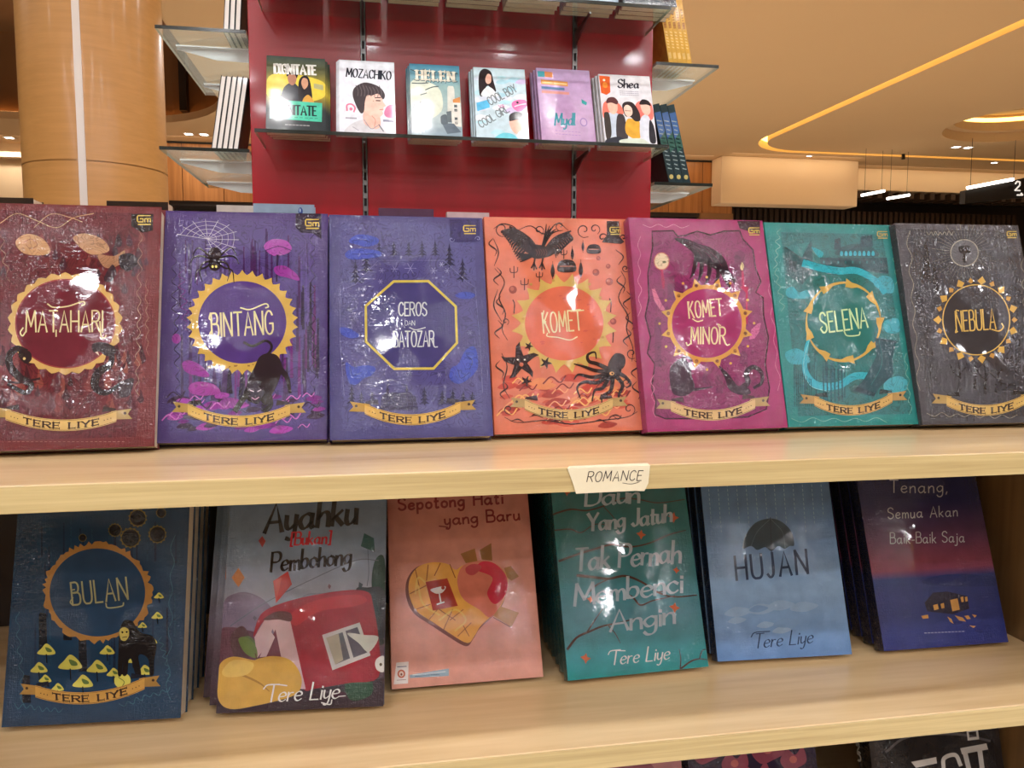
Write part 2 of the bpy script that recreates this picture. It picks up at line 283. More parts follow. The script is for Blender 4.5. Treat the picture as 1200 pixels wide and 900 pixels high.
LSTEP = 4e-6
class Art:
    """flat print of one cover, drawn in sketch units (y down) that a homography lays onto the card"""
    def __init__(s, quad, crop, W=.135, H=.2, y=0.0, root=None, mat=None):
        ox, oy, sc = crop
        src = [((x-ox)*sc, (y-oy)*sc) for x, y in quad]
        s.src = src; s.W, s.H = W, H
        s.Hm = homography(src, [(-W/2, H), (W/2, H), (W/2, 0), (-W/2, 0)])
        s.Hi = np.linalg.inv(s.Hm)
        s.z = y-2e-5; s.mb = None; s.root = root; s.mat = mat; s.lock = False; s.name = None; s.rnd = random.Random(7); s.orn = False
    def begin(s, name): s.end(); s.name = name; s.mb = MB()
    def end(s):
        if s.mb and s.mb.f:
            o = s.mb.build(s.name, M['ornate'] if (s.name == 'cover_illustration' and s.orn) else s.mat, s.root, ink=True); o['seed'] = s.root['seed']
        s.mb = None
    def m(s, p):
        q = s.Hm @ np.array([p[0], p[1], 1.0]); return (q[0]/q[2], q[1]/q[2])
    def uv(s, u, v):       # 0..1 on the card, v down -> sketch units
        q = s.Hi @ np.array([(u-.5)*s.W, (1-v)*s.H, 1.0]); return (q[0]/q[2], q[1]/q[2])
    def _z(s):
        if not s.lock: s.z -= LSTEP
        return s.z
    def clip(s, p):
        a, b = s.m(p); return (max(-s.W/2, min(s.W/2, a)), max(0, min(s.H, b)))
    def poly(s, pts, col):
        z = s._z(); q = [s.clip(p) for p in pts]
        try: tr = tessellate_polygon([[Vector((a, b, 0)) for a, b in q]])
        except Exception: return
        fs = []
        for t in tr:
            (ax, ay), (bx, by), (cx, cy) = q[t[0]], q[t[1]], q[t[2]]
            ar = (bx-ax)*(cy-ay)-(cx-ax)*(by-ay)
            if abs(ar) < 1e-12: continue
            fs.append(tuple(t) if ar > 0 else tuple(t)[::-1])
        s.mb.add([(a, z, b) for a, b in q], fs, 0, col)
    def sm(s, pts, col, n=5): s.poly(catmull(pts, n, True), col)
    def ell(s, cx, cy, rx, ry, col, n=36, rot=0):
        s.poly([(cx+math.cos(t)*rx*math.cos(rot)-math.sin(t)*ry*math.sin(rot), cy+math.cos(t)*rx*math.sin(rot)+math.sin(t)*ry*math.cos(rot)) for t in [2*PI*i/n for i in range(n)]], col)
    def st(s, pts, w, col, smooth=True, closed=False, taper=None, wf=None, n=5, cap=True):
        """ribbon stroke; taper=(start,end) width factors"""
        p = catmull(pts, n, closed) if smooth and len(pts) > 2 else list(pts)
        if closed: p = p+[p[0]]
        z = s._z(); N = len(p)
        if N < 2: return
        L = []; R = []
        for i in range(N):
            a = p[max(0, i-1)]; b = p[min(N-1, i+1)]
            if closed and i in (0, N-1): a, b = p[-2], p[1]
            dx, dy = b[0]-a[0], b[1]-a[1]; l = math.hypot(dx, dy) or 1; dx /= l; dy /= l
            ww = w
            if taper: ww *= taper[0]+(taper[1]-taper[0])*i/(N-1) if len(taper) == 2 else (taper[0]+(taper[1]-taper[0])*min(1, 2*i/(N-1)) if 2*i < N-1 else taper[1]+(taper[2]-taper[1])*(2*i/(N-1)-1))
            if wf: ww *= wf(dx, dy)
            x, y = p[i]
            if cap and not closed and i == 0: x -= dx*ww*.3; y -= dy*ww*.3
            if cap and not closed and i == N-1: x += dx*ww*.3; y += dy*ww*.3
            L.append((x-dy*ww/2, y+dx*ww/2)); R.append((x+dy*ww/2, y-dx*ww/2))
        vs = [s.clip(q) for q in L+R]; fs = []
        for i in range(N-1):
            q = (i, i+1, N+i+1, N+i)
            ar = sum(vs[q[k]][0]*vs[q[(k+1) % 4]][1]-vs[q[(k+1) % 4]][0]*vs[q[k]][1] for k in range(4))
            fs.append(q if ar > 0 else q[::-1])
        s.mb.add([(a, z, b) for a, b in vs], fs, 0, col)
    def text(s, txt, p0, p1, h, col, w, style='mono', sag=0, slant=0, gap=.14, jitter=0):
        """lettering whose baseline runs p0->p1 (sketch units), cap height h, fitted to that length"""
        wid = sum(GL.get(c, GL['o'])[0] for c in txt)+gap*(len(txt)-1)
        dx, dy = p1[0]-p0[0], p1[1]-p0[1]; Ln = math.hypot(dx, dy); ex = (dx/Ln, dy/Ln); ey = (ex[1], -ex[0])
        k = Ln/wid; pen = 0; lk = s.lock
        if style == 'serif': wf = lambda a, b: .6+.75*abs(a*ey[0]+b*ey[1])
        elif style == 'brush': wf = lambda a, b: .45+.85*abs(a*.45+b*.9)
        else: wf = None
        s._z(); s.lock = True
        for c in txt:
            gw, sts = GL.get(c, GL['o']); jy = s.rnd.uniform(-jitter, jitter)*h
            for smo, pts in sts:
                out = []
                for gx, gy in pts:
                    X = (pen+gx+slant*gy)*k if False else pen*k+gx*k+slant*gy*h; Y = gy*h+jy
                    t = X/Ln; sg = -sag*4*t*(1-t)
                    out.append((p0[0]+ex[0]*X+ey[0]*(Y+sg), p0[1]+ex[1]*X+ey[1]*(Y+sg)))
                s.st(out, w, col, smo, wf=wf, n=4)
                if style == 'serif' and not smo:
                    for e, f in ((0, 1), (-1, -2)):
                        gx, gy = pts[e]; vx, vy = pts[f][0]-gx, pts[f][1]-gy
                        if abs(vy) > abs(vx):
                            a = out[e]; s.st([(a[0]-ex[0]*w*1.1, a[1]-ex[1]*w*1.1), (a[0]+ex[0]*w*1.1, a[1]+ex[1]*w*1.1)], w*.4, col, False)
                        else:
                            a = out[e]; s.st([(a[0]-ey[0]*w*.7, a[1]-ey[1]*w*.7), (a[0]+ey[0]*w*.7, a[1]+ey[1]*w*.7)], w*.4, col, False)
            pen += gw+gap
        s.lock = lk
    def sun(s, cx, cy, rx, ry, R, col, disc, n=24, kind='scallop', edge=None):
        """ring with rays of several kinds; rx,ry inner radii, R = outer factor"""
        pts = []
        for i in range(n*4):
            t = 2*PI*i/(n*4); ph = i % 4
            if kind == 'scallop': f = R+(.05 if ph == 2 else (-.02 if ph == 0 else .02))
            elif kind == 'spike': f = R+(.10 if ph == 2 else (-.02 if ph == 0 else .02))
            elif kind == 'big': f = R+(.22 if ph == 2 else (-.03 if ph == 0 else .05))
            elif kind == 'rough': f = R+s.rnd.uniform(-.04, .07)
            else: f = R
            pts.append((cx+math.cos(t)*rx*f, cy+math.sin(t)*ry*f))
        s.poly(pts, col)
        if edge: s.ell(cx, cy, rx*1.03, ry*1.03, edge, 60)
        s.ell(cx, cy, rx, ry, disc, 60)
    def banner(s, x0, x1, y0, y1, sag, h, col, ink, dark, txt='TERE LIYE', tails=True):
        """curved ribbon from (x0,y0) to (x1,y1): top edge, sagging, height h, with folded tails"""
        s.begin('author_banner')
        def row(off, n=14): return [(x0+(x1-x0)*i/n, y0+(y1-y0)*i/n+off+sag*4*(i/n)*(1-i/n)) for i in range(n+1)]
        if tails:
            for sg, bx, by in ((-1, x0, y0), (1, x1, y1)):
                s.poly([(bx-sg*20, by+4), (bx+sg*52, by-6), (bx+sg*40, by+h*.32), (bx+sg*56, by+h*.75), (bx-sg*4, by+h*.8)], tuple(int(v*.82) for v in col))
                s.poly([(bx, by), (bx-sg*50, by+6), (bx-sg*46, by-h*.35), (bx-sg*5, by-h*.18)], dark)
                s.ell(bx+sg*30, by+h*.25, 5, 5, ink, 10)
        top, bot = row(0), row(h)
        s.poly(top+bot[::-1], col)
        s.st(row(h-3), 1.4, ink); s.st(row(3), 1.2, ink)
        s.begin('author_lettering')
        L = x1-x0; a = .16; yy = lambda t: y0+(y1-y0)*t+h*.78
        s.text(txt, (x0+L*a, yy(a)+sag*4*a*(1-a)), (x1-L*a, yy(1-a)+sag*4*a*(1-a)), h*.5, ink, h*.13, 'serif', sag*(1-2*a)**2, gap=.2)
        for u in (.05, .08, .11, .89, .92, .95):
            s.ell(x0+L*u, yy(u)-h*.25+sag*4*u*(1-u), 2, 2, ink, 8)
    def mark(s, x, y, col=(226, 196, 92), k=1.0):
        """publisher's square monogram with two bars below"""
        s.begin('publisher_mark')
        s.st([(x+20*k, y), (x+2*k, y), (x, y+4*k), (x, y+18*k), (x+3*k, y+22*k), (x+20*k, y+22*k), (x+20*k, y+11*k), (x+10*k, y+11*k)], 4.5*k, col, False)
        s.st([(x+26*k, y+22*k), (x+26*k, y+11*k), (x+46*k, y+11*k), (x+46*k, y+22*k)], 4*k, col, False); s.st([(x+36*k, y+11*k), (x+36*k, y+22*k)], 4*k, col, False)
        s.st([(x+2*k, y), (x+46*k, y)], 3*k, col, False); s.st([(x+3*k, y+31*k), (x+46*k, y+31*k)], 4*k, col, False)

SEED = [0]; STEP = {}
def book(name, quad, crop, pose, thick, cols, mat='film', W=.135, H=.2, grad=None, spine=None, back=None):
    """one book: card cover (front, spine, back), page block and its print; origin at the front lower edge"""
    x, y, z, lean, yaw, roll = pose
    r = empty(name); R = Matrix.Rotation(math.radians(yaw), 4, 'Z') @ Matrix.Rotation(math.radians(-lean), 4, 'X') @ Matrix.Rotation(math.radians(roll), 4, 'Y')
    r.matrix_world = Matrix.Translation((x, y, z+EYE)) @ R
    SEED[0] += 1; r['seed'] = SEED[0]*1.37; STEP[r.name] = (thick+.0013)/math.cos(math.radians(lean))
    c = MB(); t = .0006; nx, nz = (6, 24)
    vs = []; fs = []
    def gc(v):
        if not grad: return cols
        for (a, ca), (b, cb) in zip(grad, grad[1:]):
            if a <= v <= b or b == grad[-1][0]:
                f = min(1, max(0, (v-a)/(b-a))); 
                if v <= b: return tuple(ca[i]+(cb[i]-ca[i])*f for i in range(3))
        return grad[-1][1]
    for j in range(nz+1):
        for i in range(nx+1):
            c.v.append((-W/2+W*i/nx, 0, H*j/nz)); c.c.append(gc(1-j/nz))
    for j in range(nz):
        for i in range(nx):
            a = j*(nx+1)+i; c.f.append((a, a+1, a+nx+2, a+nx+1)); c.mi.append(0)
    sp = spine or cols
    # inner side of front card, edges, rounded spine and back card
    prof = [(W/2, 0), (W/2, t), (-W/2+t*2, t), (-W/2+t*2, thick-t), (W/2, thick-t), (W/2, thick), (-W/2, thick), (-W/2-.0008, thick*.75), (-W/2-.0011, thick*.5), (-W/2-.0008, thick*.25), (-W/2, 0)]
    n = len(prof)
    c.add([(a, b, 0) for a, b in prof]+[(a, b, H) for a, b in prof], [(i, i+n, i+1+n, i+1) for i in range(n-1)], 0, sp)
    c.f += []
    o = c.build('cover', M[mat], r, ink=True); o['seed'] = r['seed']
    p = MB(); p.box(-W/2+t*2, W/2-.0015, t, thick-t, .0008, H-.0008); p.build('page_block', M['pages'], r)
    A = Art(quad, crop, W, H, 0, r, M[mat])
    return r, A
def plain_copies(src, n, dy, label, group, lean=None, dx=0, colour=None, mat=None, step=None):
    """further copies of a book standing behind it: cover and page block (their print is hidden)"""
    out = []; dy = STEP[src.name]
    for k in range(n):
        c = src.copy(); C.objects.link(c)
        for ch in kids(src):
            if ch.name.split('.')[0] in ('cover', 'page_block'):
                d = ch.copy(); C.objects.link(d); d.parent = c
        R = src.matrix_world.to_3x3()
        c.matrix_world = Matrix.Translation(Vector((dx*(k+1), dy*(k+1), 0)))@src.matrix_world
        tag(c, label, 'book', group); out.append(c)
    return out

# ---------------------------------------------------------------- the hall
def struct(name, mb, mats, **k): o = mb.build(name, mats, **k); o['kind'] = 'structure'; return o
Z = lambda v: v+EYE
m = MB(); m.box(-16, 22, -14, 18, -.1, 0); struct('floor', m, M['floor'])
def rrect(x0, x1, y0, y1, r, n=10):
    out = []
    for cx, cy, a in ((x1-r, y0+r, -90), (x1-r, y1-r, 0), (x0+r, y1-r, 90), (x0+r, y0+r, 180)):
        out += [(cx+r*math.cos(math.radians(a+90*i/n)), cy+r*math.sin(math.radians(a+90*i/n))) for i in range(n+1)]
    return out
def circ(cx, cy, r, n=40): return [(cx+r*math.cos(2*PI*i/n), cy+r*math.sin(2*PI*i/n)) for i in range(n)]
def sheet(mb, loops, z, mi=0):
    pts = [p for l in loops for p in l]; tr = tessellate_polygon([[Vector((x, y, 0)) for x, y in l] for l in loops])
    mb.add([(x, y, z) for x, y in pts], [tuple(t) for t in tr], mi)
def wallloop(mb, loop, z0, z1, mi=0):
    n = len(loop); mb.add([(x, y, z0) for x, y in loop]+[(x, y, z1) for x, y in loop], [(i, (i+1) % n, n+(i+1) % n, n+i) for i in range(n)], mi)
cz = Z(CEIL)
void = rrect(-10.5, -1.88, 3.5, 12.3, 1.6)
slot_o = rrect(5.98, 16.5, -9, 12.52, 1.0); slot_i = rrect(6.12, 16.36, -8.86, 12.38, .86)
dome = circ(9.35, 10.15, 1.12)
m = MB(); sheet(m, [[(-16, -14), (22, -14), (22, 18), (-16, 18)], void, slot_o], cz)
wallloop(m, void, cz, cz+.10)
struct('ceiling', m, M['ceiling'])
m = MB(); sheet(m, [slot_i, dome], cz); wallloop(m, dome, cz, cz+.14)
ring2 = circ(9.35, 10.15, .98); sheet(m, [dome, ring2], cz+.14); wallloop(m, ring2, cz+.14, cz+.26); ring3 = circ(9.35, 10.15, .80); sheet(m, [circ(9.35, 10.15, 1.10), ring3], cz+.40)
sheet(m, [ring3], cz+.52); wallloop(m, ring3, cz+.40, cz+.52)
wallloop(m, slot_i, cz, cz+.12); struct('ceiling', m, M['ceiling'])
m = MB(); wallloop(m, slot_o, cz, cz+.12); wallloop(m, circ(9.35, 10.15, 1.10), cz+.26, cz+.40); struct('ceiling', m, M['ceiling'])
m = MB(); sheet(m, [slot_o, slot_i], cz+.12); o = m.build('led_cove_strip', M['led'])
tag(o, 'warm glowing LED line curving across the tan ceiling', 'cove light')
m = MB(); wallloop(m, circ(9.35, 10.15, 1.09), cz+.30, cz+.36); o = m.build('dome_cove_strip', M['led'])
tag(o, 'glowing rim light inside the round ceiling recess', 'cove light')
# dark recess seen through the ceiling opening at the left
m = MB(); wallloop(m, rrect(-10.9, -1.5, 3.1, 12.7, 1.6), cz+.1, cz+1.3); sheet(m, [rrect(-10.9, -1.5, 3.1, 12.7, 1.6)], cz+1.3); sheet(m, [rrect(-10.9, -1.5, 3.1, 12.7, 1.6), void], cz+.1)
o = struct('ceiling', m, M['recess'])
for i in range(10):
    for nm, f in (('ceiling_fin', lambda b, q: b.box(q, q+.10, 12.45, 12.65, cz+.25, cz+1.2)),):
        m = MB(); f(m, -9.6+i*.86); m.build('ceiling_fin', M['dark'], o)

# walls
m = MB(); m.box(-16, 22, -14.2, -14, 0, cz+.2); struct('wall_rear', m, M['wall'])
m = MB(); m.box(-16.2, -16, -14, 18, 0, cz+.2); struct('wall_left', m, M['wall'])
m = MB(); m.box(22, 22.2, -14, 18, 0, cz+.2); struct('wall_right', m, M['wall'])
# far side, left part: sand wall, then the veneer panels under a lit strip
m = MB(); m.box(-16, -4.2, 14.0, 14.2, 0, cz); wl = struct('wall_far_left', m, M['wall'])
m = MB(); m.box(-16, -4.2, 13.86, 14.0, cz-.24, cz-.16); m.build('cornice', M['beam'], wl)
m = MB(); m.box(-4.2, 6.35, 13.4, 13.6, Z(1.82), cz); wv = struct('wall_far_middle', m, M['dark'])
k = 0; x = -4.15
while x < 6.3:
    w_ = .62; m = MB(); m.box(x, min(x+w_-.01, 6.33), 13.37, 13.4, Z(1.83), cz-.04); m.build('veneer_panel', M['oak'], wv, bevel=.003); x += w_
m = MB(); m.box(-4.2, 6.35, 13.9, 14.1, 0, Z(1.82)); m.box(-4.2, 6.35, 13.4, 14.1, Z(1.76), Z(1.82)); struct('wall_far_lower', m, M['dark'])
m = MB(); m.box(5.73, 6.35, 13.36, 13.5, Z(.2), Z(1.83)); struct('trim_1', m, M['recess'])
# cream beam and lit strip to its right
m = MB(); m.box(5.92, 8.50, 12.95, 13.35, Z(1.95), cz+.0); struct('wall_far_beam', m, M['beam'], bevel=.02)
m = MB(); m.box(8.50, 22, 13.6, 13.9, Z(2.36), cz); wr = struct('wall_far_right', m, M['beam'])
m = MB()
m.box(5.92, 22, 15.0, 15.2, 0, cz); wd = struct('wall_far_recess', m, M['dark'])
m = MB(); m.box(8.50, 22, 13.9, 15.0, Z(2.33), Z(2.36)); struct('trim_2', m, M['black'])
sm_ = None
for i in range(60):      # slats of the dark screen below the beam
    xx = 6.0+i*.115
    if sm_ is None:
        m = MB(); m.box(0, .065, 0, .06, -1.2, 2.05); q = m.build('slat', M['slat'], wd); sm_ = q
    else:
        q = sm_.copy(); C.objects.link(q); q.parent = wd
    q.location = (xx, 14.2, EYE)
jm = None
for i in range(40):      # short joist ends over the dark recess
    if jm is None:
        m = MB(); m.box(0, .09, 0, .5, 0, .12); q = m.build('joist_end', M['slat'], wr); jm = q
    else:
        q = jm.copy(); C.objects.link(q); q.parent = wr
    q.location = (8.7+i*.22, 13.62, Z(2.22))

for (x0, x1, yy, lab) in ((6.0, 8.4, 12.70, 'recessed warm wall-washer above the cream beam'), (8.6, 14, 13.3, 'recessed warm wall-washer above the cream wall strip'), (-4.2, -1.0, 13.0, 'recessed warm wall-washer above the orange veneer, right of the column'), (4.4, 5.8, 13.0, 'recessed warm wall-washer above the orange veneer, right of the tower'), (-9, -5, 13.4, 'recessed warm wall-washer above the sand wall, left of the column')):
    t = empty('wall_washer', ((x0+x1)/2, yy, cz)); tag(t, lab, 'ceiling light', 'recessed wall-washers')
    m = MB(); m.box(-(x1-x0)/2, (x1-x0)/2, -.02, .02, -.004, -.001); m.build('grille', M['beam'], t)
    ld = bpy.data.lights.new('washer', 'AREA'); ld.shape = 'RECTANGLE'; ld.size = x1-x0; ld.size_y = .03; ld.energy = 1.7*(x1-x0); ld.color = (1, .80, .52)
    lo = bpy.data.objects.new('lamp', ld); C.objects.link(lo); lo.parent = t; lo.location = (0, 0, -.01); lo.rotation_euler = (math.radians(25), 0, 0)
m = MB(); q_ = rrect(-10.8, -1.6, 3.2, 12.6, 1.6); wallloop(m, q_, cz+.13, cz+.17); o = m.build('added_recess_strip', M['recess_glow']); tag(o, 'unseen warm strip added to brighten the brown ceiling opening at left', 'cove light')  # glowing strip added out of sight to brighten the brown recess
# ---- ceiling downlights
def downlight(x, y, label, on=True, r=.085, square=False, group=None, power=None, z=None):
    zz = cz if z is None else z
    t = empty('ceiling_light', (x, y, zz)); tag(t, label, 'ceiling light', group)
    m = MB()
    n = 24 if not square else 4
    a0 = PI/4 if square else 0
    pr = lambda rr: [(rr*math.cos(a0+2*PI*i/n), rr*math.sin(a0+2*PI*i/n)) for i in range(n)]
    o_, i_ = pr(r*1.3), pr(r)
    m.add([(a, b, -.004) for a, b in o_]+[(a, b, -.004) for a, b in i_], [(i, (i+1) % n, n+(i+1) % n, n+i) for i in range(n)])
    m.add([(a, b, 0) for a, b in o_]+[(a, b, -.004) for a, b in o_], [(i, (i+1) % n, n+(i+1) % n, n+i) for i in range(n)])
    m.build('trim_ring', M['white'], t)
    m = MB(); m.add([(a, b, -.002) for a, b in i_], [tuple(range(n))]); m.build('lens', M['lens_hot'] if (power is None and on) else M['lens'], t)
    if on and power is not None:
        ld = bpy.data.lights.get('downlight_%s' % power) or bpy.data.lights.new('downlight_%s' % power, 'AREA')
        ld.shape = 'DISK'; ld.size = r*2; ld.energy = power or LAMP_W; ld.color = LAMP_COL; ld.spread = math.radians(150)
        lo = bpy.data.objects.new('lamp', ld); C.objects.link(lo); lo.parent = t; lo.location = (0, 0, -.012)
    return t
for iy, yy in enumerate((-7.3, -5.9, -4.5, -3.1, -1.7, -.3)):
    for ix in range(-3, 5):
        downlight(ix*1.4, yy, 'round white downlight in the ceiling grid behind the viewer', group='downlight grid over the bookshelves')
for yy in (2.5, 3.9, 5.3):  # rows added above the view to brighten column, tower top and ceiling
    for ix in range(-3, 5):
        downlight(ix*1.4, yy, 'unseen round downlight added above the red display to brighten column and ceiling', group='added downlights above the red display', power=10)
for x, y, l in ((-2.6, 12.85, 'small square twin downlight right of the column'), (9.47, 11.66, 'bright small square downlight below the round ceiling recess'), (-5.6, 13.6, 'small square downlight left of the column')):
    downlight(x-.09, y, l+', left half of the pair', r=.075, square=True, power=5); downlight(x+.13, y, l+', right half of the pair', r=.075, square=True, power=5)
downlight(7.42, 12.72, 'tiny round spot in the ceiling above the cream beam', r=.05, on=False); downlight(11.0, 12.7, 'tiny round spot in the ceiling right of the cream beam', r=.05, on=False)
for x, y in ((3.2, 10.5), (0, 8.5), (8.2, 7.6), (0, 11.5)):  # strong lamps added out of sight to brighten the far ceiling
    downlight(x, y, 'unseen round downlight added beyond the red display to brighten the ceiling', group='added downlights beyond the red display', power=105)
for i, x in enumerate((-.35, .25, .85)):      # unseen spots added to brighten the red tower and its books
    t = empty('added_spotlight', (x, .25, cz)); tag(t, '%s of three unseen spotlights added to brighten the red tower' % ('left', 'middle', 'right')[i], 'spotlight', 'added spotlights for the red tower')
    d = Vector((.0, 1.68, -2.2)).normalized()
    m = MB(); m.tube((0, 0, 0), (0, 0, -.07), .012, 8); m.tube(Vector((0, 0, -.09))-d*.06, Vector((0, 0, -.09))+d*.07, .04, 20); m.build('spot_housing', M['white'], t)
    ld = bpy.data.lights.new('added_spot', 'SPOT'); ld.energy = 75; ld.spot_size = math.radians(34); ld.spot_blend = .7; ld.shadow_soft_size = .035; ld.color = (1, .98, .97)
    lo = bpy.data.objects.new('lamp', ld); C.objects.link(lo); lo.parent = t; lo.location = Vector((0, 0, -.09))+d*.08; lo.rotation_euler = d.to_track_quat('-Z', 'Y').to_euler()
# ceiling hardware
m = MB(); m.box(-.02, .02, -.02, .02, -.09, 0); o = m.build('sprinkler_head', M['black']); o.location = (8.9, 12.3, cz); tag(o, 'small dark sprinkler head on the ceiling above the hanging tubes', 'sprinkler')

# ---- hanging tube lights and the dark sign box
def tube(a, b, label, up):
    t = empty('tube_light', a); t['label'] = label; t['category'] = 'tube light'; t['group'] = 'hanging white tube lights'
    t.location = (a[0], a[1], Z(a[2])); d = Vector(b)-Vector(a)
    m = MB(); m.tube((0, 0, 0), d, .022, 10); m.build('glowing_tube', M['tube'], t)
    for f in (.12, .88):
        p = d*f; m = MB(); m.tube(p, (p.x, p.y, up-a[2]), .003, 6); m.build('wire', M['black'], t)
tube((7.952, 12, 1.994), (8.46, 12.15, 2.10), 'left of the two white tube lights hanging over the dark recess', CEIL)
tube((8.42, 12, 1.951), (8.93, 12.15, 2.045), 'right of the two white tube lights hanging over the dark recess', CEIL)
t = empty('hanging_sign_box', (9.05, 11, Z(1.95))); tag(t, 'dark suspended sign panel with a white tube and a number 2', 'sign')
m = MB(); m.prism([(0, -.20), (1.12, -.07), (1.12, .24), (.95, .20), (0, .0)], 0, .12); m.build('sign_panel', M['black'], t)
m = MB(); m.tube((.0, -.03, .03), (.80, -.03, .185), .024, 10); m.build('glowing_tube', M['tube'], t)
for xx in (.12, .88):
    m = MB(); m.tube((xx, .05, .02+.19*xx), (xx, .05, CEIL-1.95), .004, 6); m.build('wire', M['black'], t)
m = MB(); A = Art([(0, 0), (1, 0), (1, 1), (0, 1)], (0, 0, 1), 1, 1, 0, t, None)
sgn = MB()
for pts in ([(.86, .12), (.89, .16), (.94, .15), (.94, .10), (.86, .02)], [(.86, .02), (.95, .02)]):
    for a, b in zip(pts, pts[1:]): sgn.tube((a[0], -.012, a[1]), (b[0], -.012, b[1]), .011, 6)
sgn.tube((.90, -.012, -.05), (1.0, -.012, -.05), .012, 6); sgn.tube((1.0, -.012, -.05), (.97, -.012, -.02), .012, 6)
sgn.build('number', M['signwhite'], t)

# ---- column
t = empty('round_column', (-1.60, 5.15, 0)); tag(t, 'large round column clad in pale veneer with a metal joint strip', 'column')
m = MB(); n = 96; R_ = .385
for k0, k1 in ((0, 1.105), (1.111, 2.305), (2.311, 3.62), (3.626, 4.19)):
    m.add([(R_*math.cos(2*PI*i/n), R_*math.sin(2*PI*i/n), z) for z in (k0, k1) for i in range(n)], [(i, (i+1) % n, n+(i+1) % n, n+i) for i in range(n)])
m.add([((R_-.006)*math.cos(2*PI*i/n), (R_-.006)*math.sin(2*PI*i/n), z) for z in (0, 4.19) for i in range(n)], [(i, (i+1) % n, n+(i+1) % n, n+i) for i in range(n)])
m.build('veneer_cladding', M['column'], t, smooth=True)
ang = math.atan2(-5.15, 1.60)-.19
m = MB(); T = Matrix.Rotation(ang, 4, 'Z'); m.box(R_-.004, R_+.003, -.019, .019, 0, 4.19, T=T); m.build('joint_strip', M['alu'], t)

# ---- gondola bookshelf in front
z1, z2, z3 = Z(-.1059), Z(-.3287), Z(-.5515)
g = empty('bookshelf', (0, .56, 0)); tag(g, 'pale maple two-sided bookshelf holding rows of novels', 'bookshelf')
def gpart(name, mb, mat, bev=.0022):
    mb2 = MB(); mb2.v = [(a, b-.56, c) for a, b, c in mb.v]; mb2.f, mb2.mi, mb2.c = mb.f, mb.mi, mb.c
    return mb2.build(name, mat, g, bevel=bev)
m = MB(); m.box(-1.3, 1.3, .5359+.0006, 1.27, z1-.0175, z1); gpart('shelf_board', m, M['maple'], .0016)
m = MB(); m.box(-1.3, 1.3, .5344, .5359+.0004, z1-.0175, z1-.0003); gpart('edge_band', m, M['maple_edge'], .0005)
for k, zz in enumerate((z2, z3)):
    m = MB(); m.box(-.90, .6475, .5610, .90, zz-.0175, zz); gpart('shelf_board', m, M['maple'], .0016)
    m = MB(); m.box(-.90, .6475, .5592, .5608, zz-.0175, zz-.0003); gpart('edge_band', m, M['maple_edge'], .0005)
    m = MB(); m.box(.6685, 1.3, .5610, .90, zz-.0175, zz); gpart('shelf_board', m, M['maple'], .0016)
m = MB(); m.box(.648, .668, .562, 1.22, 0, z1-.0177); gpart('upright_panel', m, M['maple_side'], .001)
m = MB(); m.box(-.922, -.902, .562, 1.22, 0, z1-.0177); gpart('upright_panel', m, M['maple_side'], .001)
m = MB(); m.box(-.90, .6475, .902, .914, 0, z1-.0177); m.box(.6685, 1.3, .902, .914, 0, z1-.0177); gpart('back_board', m, M['dark'], 0)
# handwritten masking tape on the upper shelf edge
tp = empty('masking_tape_sign', (0, 0, 0))
tag(tp, 'piece of masking tape handwritten ROMANCE stuck on the upper shelf edge', 'label')
m = MB(); y0 = .5336
m.add([(.1335, y0, z1-.0002), (.1945, y0, z1-.0002), (.1935, y0, z1-.013), (.1905, y0, z1-.0187), (.1835, y0, z1-.0182), (.1400, y0, z1-.0186), (.1372, y0, z1-.010)], [(0, 6, 5, 4, 3, 2, 1)])
m.add([(.1335, y0, z1-.0002), (.1945, y0, z1-.0002), (.1948, y0+.006, z1+.0005), (.136, y0+.0045, z1+.0005)], [(0, 1, 2, 3)])
m.build('tape', M['tape'], tp)
A = Art([(666, 543), (760, 543), (760, 573), (666, 573)], (0, 0, 1), .062, .0195, 0, tp, M['lam']); tp['seed'] = .3
A.begin('handwriting')
A.text('ROMANCE', (688, 559), (749, 559.5), 11, (62, 56, 60), .9, jitter=.05, slant=.2, gap=.2); A.st([(728, 562), (738, 563.5), (747, 561.5)], .6, (62, 56, 60))
A.end()
for o in kids(tp):
    if o.name.startswith('handwriting'): o.location = (.1642, y0-.0002, z1-.0193)

# ---------------------------------------------------------------- the seven upright covers on the upper shelf
ZB1, ZB2, ZB3 = -.1004, -.3229, -.5457
GOLD = (214, 178, 92); CREAM = (240, 226, 172); INK = (38, 28, 34)
def wig(A, p0, p1, n, amp, w, col, taper=(.4, 1, .4)):
    """curling ornamental line"""
    pts = []
    for i in range(n+1):
        t = i/n; s_ = amp*(1 if i % 2 else -1)*A.rnd.uniform(.5, 1.1)
        dx, dy = p1[0]-p0[0], p1[1]-p0[1]; L = math.hypot(dx, dy)
        pts.append((p0[0]+dx*t-dy/L*s_, p0[1]+dy*t+dx/L*s_))
    A.st(pts, w, col, taper=taper)
def curl(A, x, y, r, a0, turns, w, col, sg=1):
    A.st([(x+r*(1-.85*i/10)*math.cos(a0+sg*turns*2*PI*i/10), y+r*(1-.85*i/10)*math.sin(a0+sg*turns*2*PI*i/10)) for i in range(11)], w, col, taper=(.5, 1, .6))
def pine(A, x, y, h, col, w=None):
    w = w or h*.42
    A.poly([(x-w*.04, y), (x-w*.04, y-h*.2), (x+w*.04, y-h*.2), (x+w*.04, y)], col)
    for k in range(4):
        b = y-h*(.1+.2*k); ww = w*(1-.2*k)/2
        A.poly([(x-ww, b+h*.04), (x-ww*.3, b-h*.12), (x, b-h*.34), (x+ww*.3, b-h*.12), (x+ww, b+h*.04), (x+ww*.4, b), (x, b+h*.03), (x-ww*.4, b)], col)
